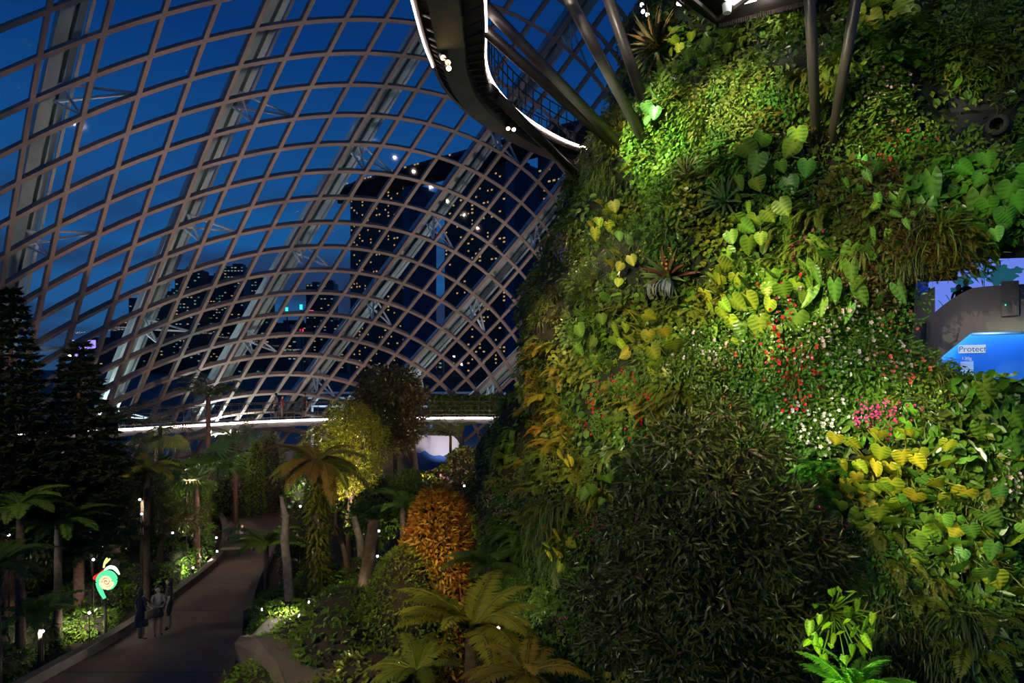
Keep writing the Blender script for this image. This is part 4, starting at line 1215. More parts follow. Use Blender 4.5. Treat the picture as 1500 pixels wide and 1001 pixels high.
heart_plant('philodendron', 880, 480, 7, .9, .5, (.8, .95, .4), 'dim green philodendron on the left of the wall')
heart_plant('philodendron', 1300, 25, 7, .7, .62, (1.4, 1.25, .3), 'yellow and green heart leaves right of the leaning tube')
heart_plant('alocasia', 1272, 240, 2, .15, .75, (.7, 1.3, .85), 'single pale arrow leaf below the leaning tube', 'arrow')
heart_plant('alocasia', 1270, 285, 7, .6, .45, (.75, 1.15, .6), 'glossy small arrow leaves below the single pale leaf', 'arrow')
heart_plant('alocasia', 1375, 300, 5, .75, .85, (.6, .9, .5), 'large dull green arrow leaves below the concrete outcrop', 'arrow')
heart_plant('alocasia', 1310, 320, 8, .5, .45, (.9, 1.2, .5), 'bunched green leaves over the purple bush', 'paddle')
heart_plant('alocasia', 1230, 400, 9, .8, .72, (.9, 1.2, .55), 'long green arrow leaves above the red begonias', 'arrow')
heart_plant('alocasia', 1280, 425, 4, .5, .7, (.8, 1.15, .7), 'broad pale arrow leaves left of the mountain opening', 'arrow')
heart_plant('philodendron', 1455, 265, 6, .7, .55, (.6, 1.1, .45), 'glossy green heart leaves above the mountain opening')
heart_plant('philodendron', 1478, 318, 8, .65, .5, (.6, 1.15, .4), 'bright-edged green heart leaves at the right above the opening')
heart_plant('alocasia', 1425, 590, 7, .7, .75, (1.0, 1.0, .4), 'tall alocasia with big leaves in front of the opening sill', 'arrow')
heart_plant('alocasia', 1470, 640, 8, .9, .75, (.65, .95, .4), 'dark alocasia with big leaves below the opening', 'arrow')
heart_plant('philodendron', 1280, 690, 14, .85, .48, (1.9, 1.35, .3), 'yellow ribbed philodendron with green veins right of the vivid fern')
heart_plant('philodendron', 1335, 700, 16, 1.0, .48, (1.75, 1.25, .32), 'golden ribbed philodendron below the pink flowers')
heart_plant('philodendron', 1320, 755, 14, .9, .48, (1.2, 1.2, .35), 'green and gold ribbed philodendron low on the wall')
heart_plant('philodendron', 1395, 745, 14, .95, .46, (.62, 1.0, .55), 'blue green ribbed philodendron low on the wall')
heart_plant('philodendron', 1390, 810, 14, .9, .44, (.7, 1.0, .45), 'shaded green ribbed philodendron near the bottom of the wall')
heart_plant('philodendron', 1450, 830, 8, .7, .46, (1.2, 1.15, .3), 'lime ribbed philodendron at the bottom right of the wall')
heart_plant('philodendron', 1240, 730, 6, .5, .46, (.8, .95, .4), 'dusky ribbed philodendron beside the magenta flowers')
heart_plant('philodendron', 830, 790, 6, .55, .42, (2.3, 1.5, .3), 'bright yellow heart leaves low on the left of the wall')
heart_plant('philodendron', 890, 690, 5, .6, .42, (.9, 1.0, .4), 'green heart leaves above the bright yellow fern')
heart_plant('philodendron', 1335, 615, 3, .25, .4, (.9, 1.5, .4), 'fresh green heart leaf beside the crimson flowers')
heart_plant('philodendron', 850, 660, 4, .5, .4, (1.8, 1.2, .35), 'golden heart leaves beside the deep red flowers')
heart_plant('philodendron', 860, 860, 6, .6, .4, (.8, 1.1, .4), 'green heart leaves beside the purple pink flowers')
# bromeliads
brom('bromeliad', 972, 72, 34, 1.3, .12, (1.6, 1.05, .75), 'tan and pink bromeliad rosette under the platform', tip=(2.2, 1.0, .8))
brom('bromeliad', 1066, 300, 22, .75, .075, (.75, .95, .75), 'dark grey green bromeliad rosette in the upper wall')
brom('bromeliad', 1012, 262, 16, .6, .06, (.8, .6, .5), 'small dark bromeliad with red flowers beside the bright creeper')
bm = brom('bromeliad', 984, 408, 24, .85, .10, (.8, .85, .65), 'large maroon bromeliad with pale hanging skirt leaves', tip=(1.5, .42, .55))
p_, th_ = mhit(985, 425); mbk = MB(); g = np.random.default_rng(9)
for k in range(12): add_strap(mbk, g.uniform(-.9, .9), .25, g.uniform(.65, .85), 2.6, .085, g, p0=(g.uniform(-.12, .12), .1, -.05), rnd=.8)
sk = mbk.build('dry_skirt', M_petal, bm); sk.color = (.42, .46, .44, 1)
brom('bromeliad', 1290, 225, 14, .45, .05, (1.3, 1.2, .4), 'small yellow green bromeliad below the pink flowers')

# ------------------------------------------------------------------ foreground trees and garden plants
def blob_leaves(mb, c, r, n, L, W, g, rounded=False, shell=.55, droop=.35, rn=None):
    """leaves filling the outer shell of an ellipsoid"""
    d = rand_dirs(n, g); rad = g.uniform(shell, 1.0, n)[:, None]
    pos = np.asarray(c) + d * np.asarray(r) * rad
    dir_ = d * .8 + g.normal(size=(n, 3)) * .6 + np.array([0, 0, -droop])
    leaves(mb, pos, dir_, d + g.normal(size=(n, 3)) * .5 + np.array([0, 0, .5]), L * g.uniform(.6, 1.25, n), W * g.uniform(.7, 1.2, n), g.random(n) if rn is None else rn, rounded)

def leafy_tree(name, base, trunk_top, blobs, n, L, W, mat, tint, label, bark=None, tr=.16, rounded=False, seed=1, group=None, cat='tree', droop=.35):
    g = np.random.default_rng(seed)
    base = np.array(base, float); root = tag(empty(name, tuple(base)), label, cat, group)
    tt = np.array(trunk_top, float) - base
    mid = tt * .5 + np.array([g.normal() * .12, g.normal() * .12, 0])
    MB().tube([(0, 0, -.05), tuple(mid), tuple(tt)], [tr * 1.25, tr, tr * .7], 9).build('trunk', bark or M_bark, root, smooth=True)
    tot = sum(b[1][0] * b[1][1] + b[1][1] * b[1][2] for b in blobs); mb = MB(); br = MB()
    for c, r in blobs:
        c = np.array(c, float) - base; w = (r[0] * r[1] + r[1] * r[2]) / tot
        blob_leaves(mb, c, r, int(n * w), L, W, g, rounded, droop=droop)
        br.tube([tuple(tt * .75), tuple((tt + c) / 2 + g.normal(size=3) * .1), tuple(c)], [tr * .5, tr * .35, tr * .15], 6)
        for q in range(5):
            e_ = c + rand_dirs(1, g)[0] * np.array(r) * .75
            br.tube([tuple(c), tuple((c + e_) / 2 + g.normal(size=3) * .05), tuple(e_)], [tr * .2, tr * .14, tr * .06], 5)
    br.build('branches', bark or M_bark, root, smooth=True)
    o = mb.build('foliage', mat, root); o.color = (*tint, 1)
    return root

def rblobs(c, R, k, r, seed):
    g = np.random.default_rng(seed); out = []
    for q in range(k):
        d = rand_dirs(1, g)[0]
        out.append((np.array(c) + d * np.array(R) * g.uniform(.55, .9), np.array([r, r, r * .8]) * g.uniform(.75, 1.2)))
    return out

# --- dark narrow-leaved tree in front of the mountain
bl = []
for (x, y, r, Y) in ((1060, 610, 40, 11.2), (1000, 650, 60, 11.0), (1095, 660, 55, 10.8), (960, 700, 60, 11.2), (1050, 720, 70, 10.6), (1130, 740, 60, 10.8), (930, 770, 60, 11.2), (1010, 790, 75, 10.6), (1100, 810, 75, 10.5), (1180, 800, 60, 10.9),
                     (945, 850, 65, 11), (1040, 880, 80, 10.4), (1140, 890, 70, 10.6), (905, 930, 60, 11.2), (990, 960, 75, 10.6), (1090, 970, 75, 10.5), (1160, 960, 50, 10.8), (1215, 830, 40, 11), (870, 870, 40, 11.4)):
    c = at(x, y, Y); r_ = r / 1000 * Y
    bl.append(((c.x, c.y, c.z), (r_, r_, r_ * .85)))
leafy_tree('narrow_leaf_tree', (3.2, 11.0, -.05), (3.3, 11.0, 7.0), bl, 19000, .20, .042, M_dkleaf, (.72, .74, .36), 'tall dark narrow-leaved tree standing before the planted mountain', M_bark, .16, seed=3, droop=.2)

# --- conifers on the far left
def conifer(base, top, R, label, seed, tint=(1, 1, 1), zlow=1.5):
    g = np.random.default_rng(seed); base = np.array(base, float); H = top - base[2]
    root = tag(empty('conifer', tuple(base)), label, 'tree')
    MB().tube([(0, 0, -.05), (0, 0, H * .5), (0, 0, H * .98)], [.2, .14, .03], 9).build('trunk', M_red, root, smooth=True)
    mb = MB(); br = MB(); z = zlow
    while z < H:
        f = 1 - (z - zlow) / (H - zlow); Lb = R * (f ** .75) + .12
        nb = 7 if f > .3 else 5
        for k in range(nb):
            a = 2 * PI * k / nb + z * 2.3 + g.normal() * .2; L = Lb * g.uniform(.75, 1.1)
            tip = np.array([math.cos(a) * L, math.sin(a) * L, z + L * .12 - .1 * L * L])
            st = np.array([0, 0, z]); br.tube([tuple(st), tuple(tip)], [.03, .008], 4)
            n = int(60 * L + 20); t = np.sqrt(g.random(n)); P = st + (tip - st) * t[:, None]
            sd = np.array([-math.sin(a), math.cos(a), 0]); s = g.choice([-1, 1], n)
            dd = sd * s[:, None] * .9 + unit(tip - st) * .9 + g.normal(size=(n, 3)) * .35
            leaves(mb, P, dd, np.array([0, 0, 1.0]) + g.normal(size=(n, 3)) * .4, .38 * g.uniform(.5, 1.2, n) * (1.2 - .5 * t), .13, g.random(n))
        z += .26
    br.build('branches', M_bark, root); o = mb.build('foliage', M_conif, root); o.color = (*tint, 1)
conifer((-16.15, 22, -.05), 11.45, 1.75, 'tall narrow conifer spire at the edge of the garden', 1, zlow=4.2)
conifer((-15.35, 24.2, -.05), 9.95, 2.1, 'broad dark conifer right beside the tall conifer spire', 2, zlow=2.6)
conifer((-19.4, 24.5, -.05), 9.2, 2.0, 'dark conifer behind the tall conifer spire', 4, zlow=2.6)
# brown leafy trees
leafy_tree('brown_leaved_tree', (-15.6, 26.5, -.05), (-15.5, 26.5, 5.0), rblobs((-15.4, 26.5, 5.6), (1.5, 1.2, 1.6), 9, .85, 5), 4200, .16, .07, M_dkleaf, (1.6, .95, .5), 'brownish broad tree right of the broad dark conifer', seed=6)
leafy_tree('shade_tree', (-17.2, 23.5, -.05), (-17.0, 23.5, 3.0), rblobs((-16.6, 23.2, 3.5), (2.2, 1.0, 1.4), 10, .9, 7), 4200, .18, .08, M_dkleaf, (.9, 1.0, .6), 'dim bushy tree below the conifers', seed=8)
leafy_tree('shade_tree', (-14.6, 28.5, -.05), (-14.6, 28.5, 2.4), rblobs((-14.6, 28.5, 3.1), (1.4, 1.0, 1.2), 7, .8, 17), 2600, .16, .07, M_dkleaf, (1.1, 1.1, .5), 'dim bushy tree behind the left tree fern', seed=18)
# round tree and dark tree in the middle
cR = at(514, 652, 32)
leafy_tree('round_tree', (cR.x, 32, -.05), (cR.x, 32, 3.6), rblobs(tuple(cR), (2.1, 1.7, 1.8), 20, 1.15, 9), 17000, .15, .08, M_leaf, (1.35, 1.02, .42), 'round dense olive tree with a sunny yellow crown in the middle of the garden', seed=10)
cD = at(572, 602, 37)
leafy_tree('dark_broadleaf_tree', (at(612, 700, 37).x, 37, -.05), (at(605, 660, 37).x, 37, 5.0), rblobs(tuple(cD), (1.8, 1.4, 2.0), 20, 1.15, 12), 13000, .24, .13, M_dkleaf, (1.0, .8, .6), 'dark broadleaf tree behind the round olive tree', seed=13)

# --- tree ferns: each frond its own part
def frond_var(key, L, droop, e0, pin, pl, pw, mat, n=3, hang=.25, taper='fern', rach=.018, bare=.08):
    for s in range(n):
        g = np.random.default_rng(300 + s + len(key)); mb = MB()
        add_frond(mb, 0, e0 + .1 * s, L, droop + .12 * s, pin, pl, pw, g, hang=hang, rach=rach, taper=taper, bare=bare)
        proto(key, mb, mat)
frond_var('tf_frond', 1.0, 1.25, .65, 34, .20, .040, M_fern)
frond_var('palm_frond', 1.0, 1.3, .85, 30, .34, .022, M_strap, hang=.55, taper='palm', bare=.15)
def crown_plant(name, base, crown_z, key, n, L, tint, label, bark, tr, cat='tree fern', erng=(.0, .6), seed=1, lean=(0, 0), tips=None, trunk=True):
    g = np.random.default_rng(seed); base = np.array(base, float)
    root = tag(empty(name, tuple(base)), label, cat)
    top = np.array([lean[0], lean[1], crown_z - base[2]])
    if trunk:
        MB().tube([(0, 0, -.05), tuple(top * .5 + np.array([lean[0] * .1, 0, 0])), tuple(top)], [tr * 1.2, tr, tr * .85], 9).build('trunk', bark, root, smooth=True)
    for k in range(n):
        o = link('frond', PROTO[key][k % len(PROTO[key])], root, tuple(top))
        az = 2 * PI * k / n + g.normal() * .18
        o.rotation_euler = (g.uniform(*erng) * -1 + .15, 0, az)
        s = L * g.uniform(.78, 1.12); o.scale = (s, s, s)
        c = tint if tips is None or g.random() < .6 else tips
        t = g.uniform(.8, 1.2); o.color = (c[0] * t, c[1] * t, c[2] * t, 1)
    return root
def tfern(x, y, Y, n, L, tint, label, seed, tr=.12, tips=None, z0=-.05, erng=(-.2, .55)):
    p = at(x, y, Y); return crown_plant('tree_fern', (p.x, Y, z0), p.z, 'tf_frond', n, L, tint, label, M_bark, tr, seed=seed, tips=tips, erng=erng)
tfern(215, 690, 26, 15, 1.75, (1.6, 1.1, .4), 'tall tree fern with yellowish crown beside the fan palm', 1)
tfern(30, 745, 20, 15, 1.7, (.8, 1.0, .4), 'dim tree fern below the tall conifer spire', 2)
tfern(85, 770, 22, 15, 1.7, (.6, .85, .4), 'dark tree fern over the shaded bed', 3)
tfern(-5, 830, 18, 14, 1.6, (.6, .7, .35), 'dark tree fern nearest the path end', 4)
tO = tfern(465, 676, 24.9, 24, 2.35, (.95, .75, .32), 'large tree fern with shaggy trunk before the round olive tree', 5, .28, (1.3, .6, .35), erng=(.05, .85))
g = np.random.default_rng(66); mb = MB(); n = 1500
a = g.uniform(0, 2 * PI, n); zt = g.uniform(.2, 5.6, n); rr_ = .30 + .14 * g.random(n) * (1 + .4 * np.sin(zt * 2))
pos = np.stack([rr_ * np.cos(a), rr_ * np.sin(a), zt], 1); out = np.stack([np.cos(a), np.sin(a), 0 * a], 1)
leaves(mb, pos, out * .8 + np.array([0, 0, -.8]) + g.normal(size=(n, 3)) * .4, out + np.array([0, 0, .4]), .24, .10, g.random(n))
o = mb.build('trunk_climber', M_leaf, tO); o.color = (1.1, .95, .4, 1)
tfern(590, 742, 27, 14, 1.9, (.7, 1.05, .5), 'green tree fern beside the leaning pale trunk', 6)
tfern(390, 800, 25.5, 13, 2.0, (.95, 1.15, .35), 'low tree fern with lit yellow green fronds beside the driftwood trunk', 7, .10)
tfern(690, 925, 14.5, 18, 1.95, (1.75, 1.25, .32), 'big golden tree fern in the foreground bed', 8, .14, erng=(-.25, .45))
tfern(770, 990, 12.5, 14, 1.3, (1.9, .95, .35), 'orange tinted tree fern beside the big golden tree fern', 9, .10)
tfern(610, 985, 15.5, 13, 1.4, (1.0, .85, .35), 'dim tree fern left of the big golden tree fern', 10, .10)
tfern(715, 830, 17.5, 12, 1.5, (.85, 1.05, .35), 'green tree fern between the red leafy column and the mountain', 11, .10)
tfern(300, 860, 30, 10, 1.3, (.7, .9, .4), 'low shaded tree fern behind the standing visitors', 12, .08)
tfern(1252, 1026, 7.2, 16, .72, (.8, 1.6, .5), 'vivid light green fern in the nearest bed', 13, .06, erng=(-.75, .1))
tfern(60, 900, 20.5, 13, 1.5, (.6, .75, .4), 'dark fern beside the lit white foliage', 14, .08)
# --- palms
def fan_leaf(seed, n=22):
    g = np.random.default_rng(seed); mb = MB()
    mb.tube([(0, 0, 0), (0, .5, .1), (0, .95, .1)], [.02, .014, .012], 5, cap=False)
    for k in range(n):
        a = -2.0 + 4.0 * k / (n - 1)
        d0 = np.array([math.sin(a), math.cos(a), 0]); b = np.array([0, .95, .1]); L = .85 * (1 - .12 * abs(a) / 2) * g.uniform(.92, 1.05)
        s = np.cross(d0, [0, 0, 1.0]); w = .035
        m = b + d0 * L * .55 + np.array([0, 0, .02]); t = b + d0 * L + np.array([0, 0, -.22])
        mb.add([b, m - s * w + [0, 0, .015], m, m + s * w + [0, 0, .015], t], [(0, 1, 2), (0, 2, 3), (1, 4, 2), (2, 4, 3)], g.random() * .6 + .2)
    return mb
for s in range(3): proto('fan_leaf', fan_leaf(400 + s), M_strap)
def palm(x, y, Y, key, n, L, tint, label, seed, tr=.10, erng=(-.5, .8), name='palm'):
    p = at(x, y, Y); return crown_plant(name, (p.x, Y, -.05), p.z, key, n, L, tint, label, M_red, tr, 'palm', erng, seed)
palm(305, 580, 38, 'palm_frond', 14, 2.3, (.5, .5, .4), 'slender feather palm before the ring walkway', 1, .14, (-.3, .5))
palm(345, 648, 40, 'palm_frond', 14, 2.4, (.85, .9, .7), 'grey green feather palm below the ring walkway', 2, .12)
palm(235, 625, 36, 'fan_leaf', 14, 1.15, (1.2, 1.1, .75), 'pale upright fan palm left of the slender feather palm', 3, .10, (-.2, 1.2))
palm(288, 700, 31, 'fan_leaf', 18, 1.5, (.55, .85, .4), 'large dark fan palm overhanging the path', 4, .14, (-.7, .6))
palm(660, 640, 43, 'palm_frond', 11, 2.4, (.8, .75, .4), 'feather palm with fronds hanging before the mountain mural', 5, .10, (-.3, .4))
palm(170, 620, 34, 'palm_frond', 12, 2.0, (.4, .4, .3), 'dark feather palm behind the brownish tree', 6, .12)

# --- driftwood trunk and leaning trunks
def trunk_thing(name, pts, rad, mat, label, knots=True):
    b = np.array(pts[0]); root = tag(empty(name, tuple(b)), label, 'tree trunk')
    P = [tuple(np.array(p) - b) for p in pts]
    MB().tube(P, rad, 10).build('trunk', mat, root, smooth=True)
    if knots:
        for k in range(1, len(P) - 1):
            q = np.array(P[k]); MB().tube([tuple(q), tuple(q + np.array([.12 * (-1) ** k, -.08, .14]))], [rad[k] * .55, rad[k] * .3], 7).build('knot', mat, root, smooth=True)
Yd = 23.2
trunk_thing('driftwood_trunk', [tuple(at(428, 930, Yd)), tuple(at(424, 880, Yd)), tuple(at(421, 830, Yd)), tuple(at(417, 790, Yd)), tuple(at(419, 760, Yd)), tuple(at(412, 728, Yd))], [.19, .16, .15, .14, .12, .06], M_pale, 'knotty pale driftwood trunk beside the path bed')
trunk_thing('leaning_trunk', [(at(532, 825, 27).x, 27, 1.0), tuple(at(527, 790, 27)), tuple(at(518, 757, 27))], [.18, .15, .12], M_pale, 'pale leaning trunk under the green tree fern', False)
trunk_thing('leaning_trunk', [(at(533, 900, 25).x, 25, -.05), tuple(at(536, 850, 25)), tuple(at(548, 762, 25))], [.3, .26, .2], M_bark, 'dark leaning trunk carrying two small white lamps', False)
trunk_thing('leaning_trunk', [(at(520, 880, 26).x, 26, -.05), tuple(at(505, 810, 26)), tuple(at(492, 770, 26))], [.14, .11, .08], M_bark, 'thin dark leaning trunk beside the shaggy tree fern trunk', False)
for (x0, y0, x1, y1, Y, lb) in ((208, 800, 209, 700, 26.5, 'thin upright trunk between lit leaves left of the path'), (135, 800, 133, 690, 26, 'thin dark trunk below the brownish tree')):
    trunk_thing('slender_trunk', [(at(x0, y0, Y).x, Y, -.05), tuple(at(x0, y0, Y)), tuple(at(x1, y1, Y))], [.1, .09, .07], M_bark, lb, False)

# --- planted columns and hedges
def leafy_mound(name, c, R, H, n, L, W, mat, tint, label, seed, rounded=False, flowers=None, cat='shrub', shape=(.95, 1.05, .95, .62, .2)):
    """ground-based mound or column of leaves: radius R at the base, height H"""
    g = np.random.default_rng(seed); root = tag(empty(name, tuple(c)), label, cat)
    prof = [(R * .75, 0), (R * .82, H * .35), (R * .72, H * .7), (R * .4, H * .92), (0, H * .97)]
    MB().lathe(prof, 12).build('core', M_soil, root, smooth=True)
    t = g.random(n) ** .9; a = g.uniform(0, 2 * PI, n)
    rad = np.interp(t, [0, .35, .7, .9, 1.0], shape) * R * (1 + .12 * np.sin(3 * a + 9 * t)) * g.uniform(.78, 1.05, n)
    pos = np.stack([rad * np.cos(a), rad * np.sin(a), t * H], 1)
    out = np.stack([np.cos(a), np.sin(a), (t - .35) * 1.1], 1)
    mb = MB(); leaves(mb, pos, out * .7 + g.normal(size=(n, 3)) * .6 + np.array([0, 0, -.3]), out + np.array([0, 0, .5]) + g.normal(size=(n, 3)) * .4, L * g.uniform(.6, 1.3, n), W * g.uniform(.7, 1.2, n), g.random(n), rounded)
    o = mb.build('foliage', mat, root); o.color = (*tint, 1)
    if flowers:
        nf, col, s = flowers; mb = MB(); idx = g.integers(0, n, nf)
        for k in idx:
            dd = rand_dirs(6, g); leaves(mb, np.repeat((pos[k] + out[k] * .1)[None], 6, 0), dd, out[k][None] + dd * .2, s, s * .8, g.random(), True)
        f = mb.build('blossoms', M_petal, root); f.color = (*col, 1); f['kind'] = 'stuff'
    return root
leafy_mound('topiary_tower', (-2.2, 20.5, -.05), 1.08, 5.45, 11000, .22, .08, M_croton, (1.15, 1.1, 1.0), 'column covered in orange and red lit leaves', 21, flowers=(70, (.85, .04, .05), .07), shape=(1.0, 1.05, .98, .72, .28))
leafy_mound('topiary_tower', (-3.05, 19.6, -.05), 1.25, 3.9, 5200, .13, .06, M_leaf, (.8, .85, .4), 'shorter green clad column left of the red leafy column', 22, flowers=(20, (.8, .15, .08), .05))
leafy_mound('topiary_tower', (at(375, 690, 42).x, 42, -.05), .5, 4.6, 1500, .2, .1, M_leaf, (.9, 1.0, .35), 'slim climber-clad pillar beyond the path', 23)
leafy_mound('topiary_tower', (at(395, 665, 43).x, 43, -.05), .8, 5.0, 1800, .2, .1, M_dkleaf, (1.0, 1.1, .5), 'dark climber-clad pillar beside the slim lit pillar', 24)
for k, (x, y, R, H, tint, lb) in enumerate([(-4.9, 18.8, 1.3, 2.3, (.75, .9, .4), 'rounded clipped hedge mound below the green clad column'), (-6.2, 20.4, 1.3, 1.6, (.8, 1.1, .5), 'bright leafy mound at the driftwood trunk'), (-5.2, 21.4, 1.4, 2.2, (.6, .8, .4), 'dark leafy mound behind the clipped hedge'),
        (-6.6, 18.6, 1.2, 1.0, (.65, .75, .35), 'low dim mound behind the stone planter'), (-3.4, 16.8, 1.4, 2.0, (.8, .75, .35), 'olive clipped mound in the foreground bed'), (-5.0, 16.4, 1.3, 1.3, (.6, .7, .35), 'low dark mound in the foreground bed'), (-7.6, 22.9, 1.0, 1.25, (.9, 1.1, .5), 'lit leafy mound on the stone planter'),
        (-8.4, 24.6, .9, 1.0, (.7, .8, .4), 'dark leafy mound at the path corner'), (-7.0, 25.5, 1.3, 1.6, (.7, .95, .4), 'leafy mound between driftwood and tree fern'), (-5.6, 26.5, 1.4, 1.7, (.55, .75, .4), 'dark mound under the green tree fern')]):
    leafy_mound('hedge_mound', (x, y, -.05), R, H, 1500, .15, .08, M_leaf, tint, lb, 40 + k, rounded=k % 2 == 0)
lb2 = ['at the near end of the left bed', 'beside the dark tree fern', 'under the lit white foliage', 'by the spiral lantern', 'behind the standing visitors', 'left of the far kerb', 'opposite the bench', 'next to the bench', 'behind the bench', 'at the far path edge']
for k, (x, y, R, H) in enumerate([(-15.0, 19.6, 1.0, 1.0), (-15.6, 21.8, 1.2, 1.1), (-14.4, 23.2, .9, .8), (-15.6, 25.2, 1.4, 1.2), (-14.5, 27.0, 1.1, 1.3), (-14.8, 29.6, 1.1, 1.4), (-15.2, 31.8, 1.2, 1.5), (-16.4, 34.2, 1.3, 1.5), (-18.2, 37.2, 1.5, 1.8), (-19.0, 40.5, 1.4, 1.6)]):
    leafy_mound('bed_shrub', (x, y, -.05), R, H, 1000, .17, .08, M_leaf, (.55 + .05 * (k % 3), .8, .4), 'low leafy shrub ' + lb2[k], 60 + k, rounded=k % 3 == 0)
lb3 = ['left of the far path', 'under the ring walkway, by the pale fan palm', 'under the ring walkway, by the slender palm', 'beyond the path end', 'behind the dark pillar', 'behind the round tree', 'under the mural', 'right of the mural', 'at the mountain foot', 'behind the brown tree', 'behind the conifers', 'below the walkway near the conifers']
for k, (x, y, R, H, tint) in enumerate([(-20.0, 36, 1.8, 2.6, DK), (-19.5, 40, 1.8, 3.0, DK), (-17.2, 42.6, 1.6, 2.4, DK), (-14.6, 44.6, 1.6, 1.9, GRN), (-11.2, 43.8, 1.9, 2.4, DK), (-8.4, 41, 2.0, 2.6, DK), (-5.2, 42.5, 1.6, 2.0, OLV), (-2.8, 42, 1.8, 4.2, OLV), (-1.2, 37, 1.6, 3.4, DK), (-18.4, 29, 1.8, 2.6, DK), (-20.5, 27, 2.0, 3.2, DK), (-22.5, 32, 2.0, 3.4, DK)]):
    leafy_mound('background_shrub', (x, y, -.05), R, H, 1300, .26, .13, M_leaf, tuple(.8 * c for c in tint), 'dense green shrub ' + lb3[k], 80 + k, rounded=k % 2 == 1)
ul = ['beyond the slim lit pillar', 'behind the round tree trunk', 'left of the flower bank', 'behind the grey feather palm', 'behind the large fan palm', 'between the round tree and the green tree fern', 'behind the leaning pale trunk', 'between the path lamps and the pale fan palm']
for k, (x, y, R, zc, tint) in enumerate([(-12.4, 42.0, 1.3, 3.2, (.7, .8, .4)), (-9.6, 37.0, 1.5, 3.0, (.7, .8, .4)), (-5.6, 38.5, 1.2, 2.6, (.9, .85, .4)), (-17.6, 44.0, 1.4, 3.4, (.6, .65, .4)), (-16.4, 34.5, 1.4, 2.8, (.6, .75, .4)), (-5.8, 29.0, 1.3, 2.4, (.65, .85, .4)), (-4.6, 31.5, 1.4, 3.0, (.6, .8, .4)), (-18.8, 33.0, 1.6, 3.4, (.6, .6, .35))]):
    leafy_tree('understory_tree', (x, y, -.05), (x, y, zc - .6), rblobs((x, y, zc), (R * .7, R * .6, R * .8), 7, R * .6, 500 + k), 2200, .2, .1, M_leaf, tint, 'leafy understory tree ' + ul[k], seed=520 + k, tr=.1)
leafy_mound('flower_bank', (-3.9, 40.6, -.05), 2.0, 3.1, 1700, .25, .1, M_leaf, (1.1, .95, .4), 'bank of pink flowers and yellow green shrubs below the mural', 95, flowers=(130, (.85, .45, .62), .13))
leafy_mound('white_flower_bush', (at(436, 712, 28).x, 28, -.05), .75, 4.6, 1300, .16, .08, M_leaf, (.6, .85, .4), 'tall bush dotted with white flowers beside the round tree', 96, flowers=(60, (.95, .9, .85), .09))
pl_ = at(1214, 898, 10.0)
ls = heart_plant('lime_shrub', 1215, 897, 24, .52, .36, (1.5, 1.9, .35), 'spotlit lime green shrub right of the dark narrow-leaved tree', 'paddle', hit=(np.array(pl_), math.atan2(-pl_.y, -pl_.x)))
MB().tube([(0, -.03, 0), (.05, -.1, -pl_.z * .5), (0, -.05, -pl_.z - .05)], [.02, .03, .04], 6).build('stem', M_bark, ls)
# hedge hanging from the ledge above the ring walkway
hb_ = MB(); g = np.random.default_rng(77); n = 2600
t = g.random(n); X = -6.0 + 6.6 * t; pos = np.stack([X, 49.4 + .25 * g.normal(size=n), 5.8 + 1.35 * g.random(n)], 1)
leaves(hb_, pos, g.normal(size=(n, 3)) * .5 + np.array([0, -.4, -.8]), g.normal(size=(n, 3)) * .4 + np.array([0, -1, .5]), .3, .16, g.random(n))
hd = tag(empty('ledge_hedge', (-3, 49.4, 5.55)), 'dark hanging hedge on the ledge behind the far light strip', 'hedge')
hd_f = hb_.build('foliage', M_leaf, hd, loc=(3, -49.4, -5.55)); hd_f.color = (.7, .75, .4, 1)
MB().box((.3, .35, .6), (6.8, .5, 1.25)).build('planter', M_soil, hd)

# --- faceted stone planter by the path
sp_ = on_z(345, 990, 0)
st = tag(empty('stone_planter', (-8.3, 20.0, 0)), 'faceted grey stone planter with angled sides at the path edge', 'planter')
def S(px, py, z): return on_z(px, py, z) - Vector((-8.3, 20.0, 0))
topz = 1.25
t1, t2, t3, t4, t5 = S(343, 943, 1.0), S(352, 932, 1.0), S(376, 936, topz), S(404, 968, topz), S(398, 985, 1.1)
b1, b2, b3 = S(346, 965, 0), S(362, 1000, 0), S(372, 1030, 0)
back = Vector((1.2, 1.4, 0))
vs_ = [t1, S(374, 957, 1.05), t4, S(430, 1020, 1.1), b1, b2, S(380, 1040, 0), S(440, 1060, 0), t2, t3, t2 + back + Vector((0, 0, -.4)), t4 + back, S(430, 1020, 1.1) + back, b1 + back + Vector((0, 0, 0)), S(440, 1060, 0) + back]
MB().add([tuple(v) for v in vs_], [(0, 4, 5, 1), (1, 5, 6), (1, 6, 2), (2, 6, 7, 3), (0, 1, 9, 8), (1, 2, 9), (8, 9, 11, 10), (9, 2, 11), (2, 3, 12, 11), (0, 8, 10, 13, 4)]).build('stone_shell', M_stone, st)
MB().box((1.2, 1.3, .45), (1.6, 1.6, .9)).build('soil', M_soil, st)

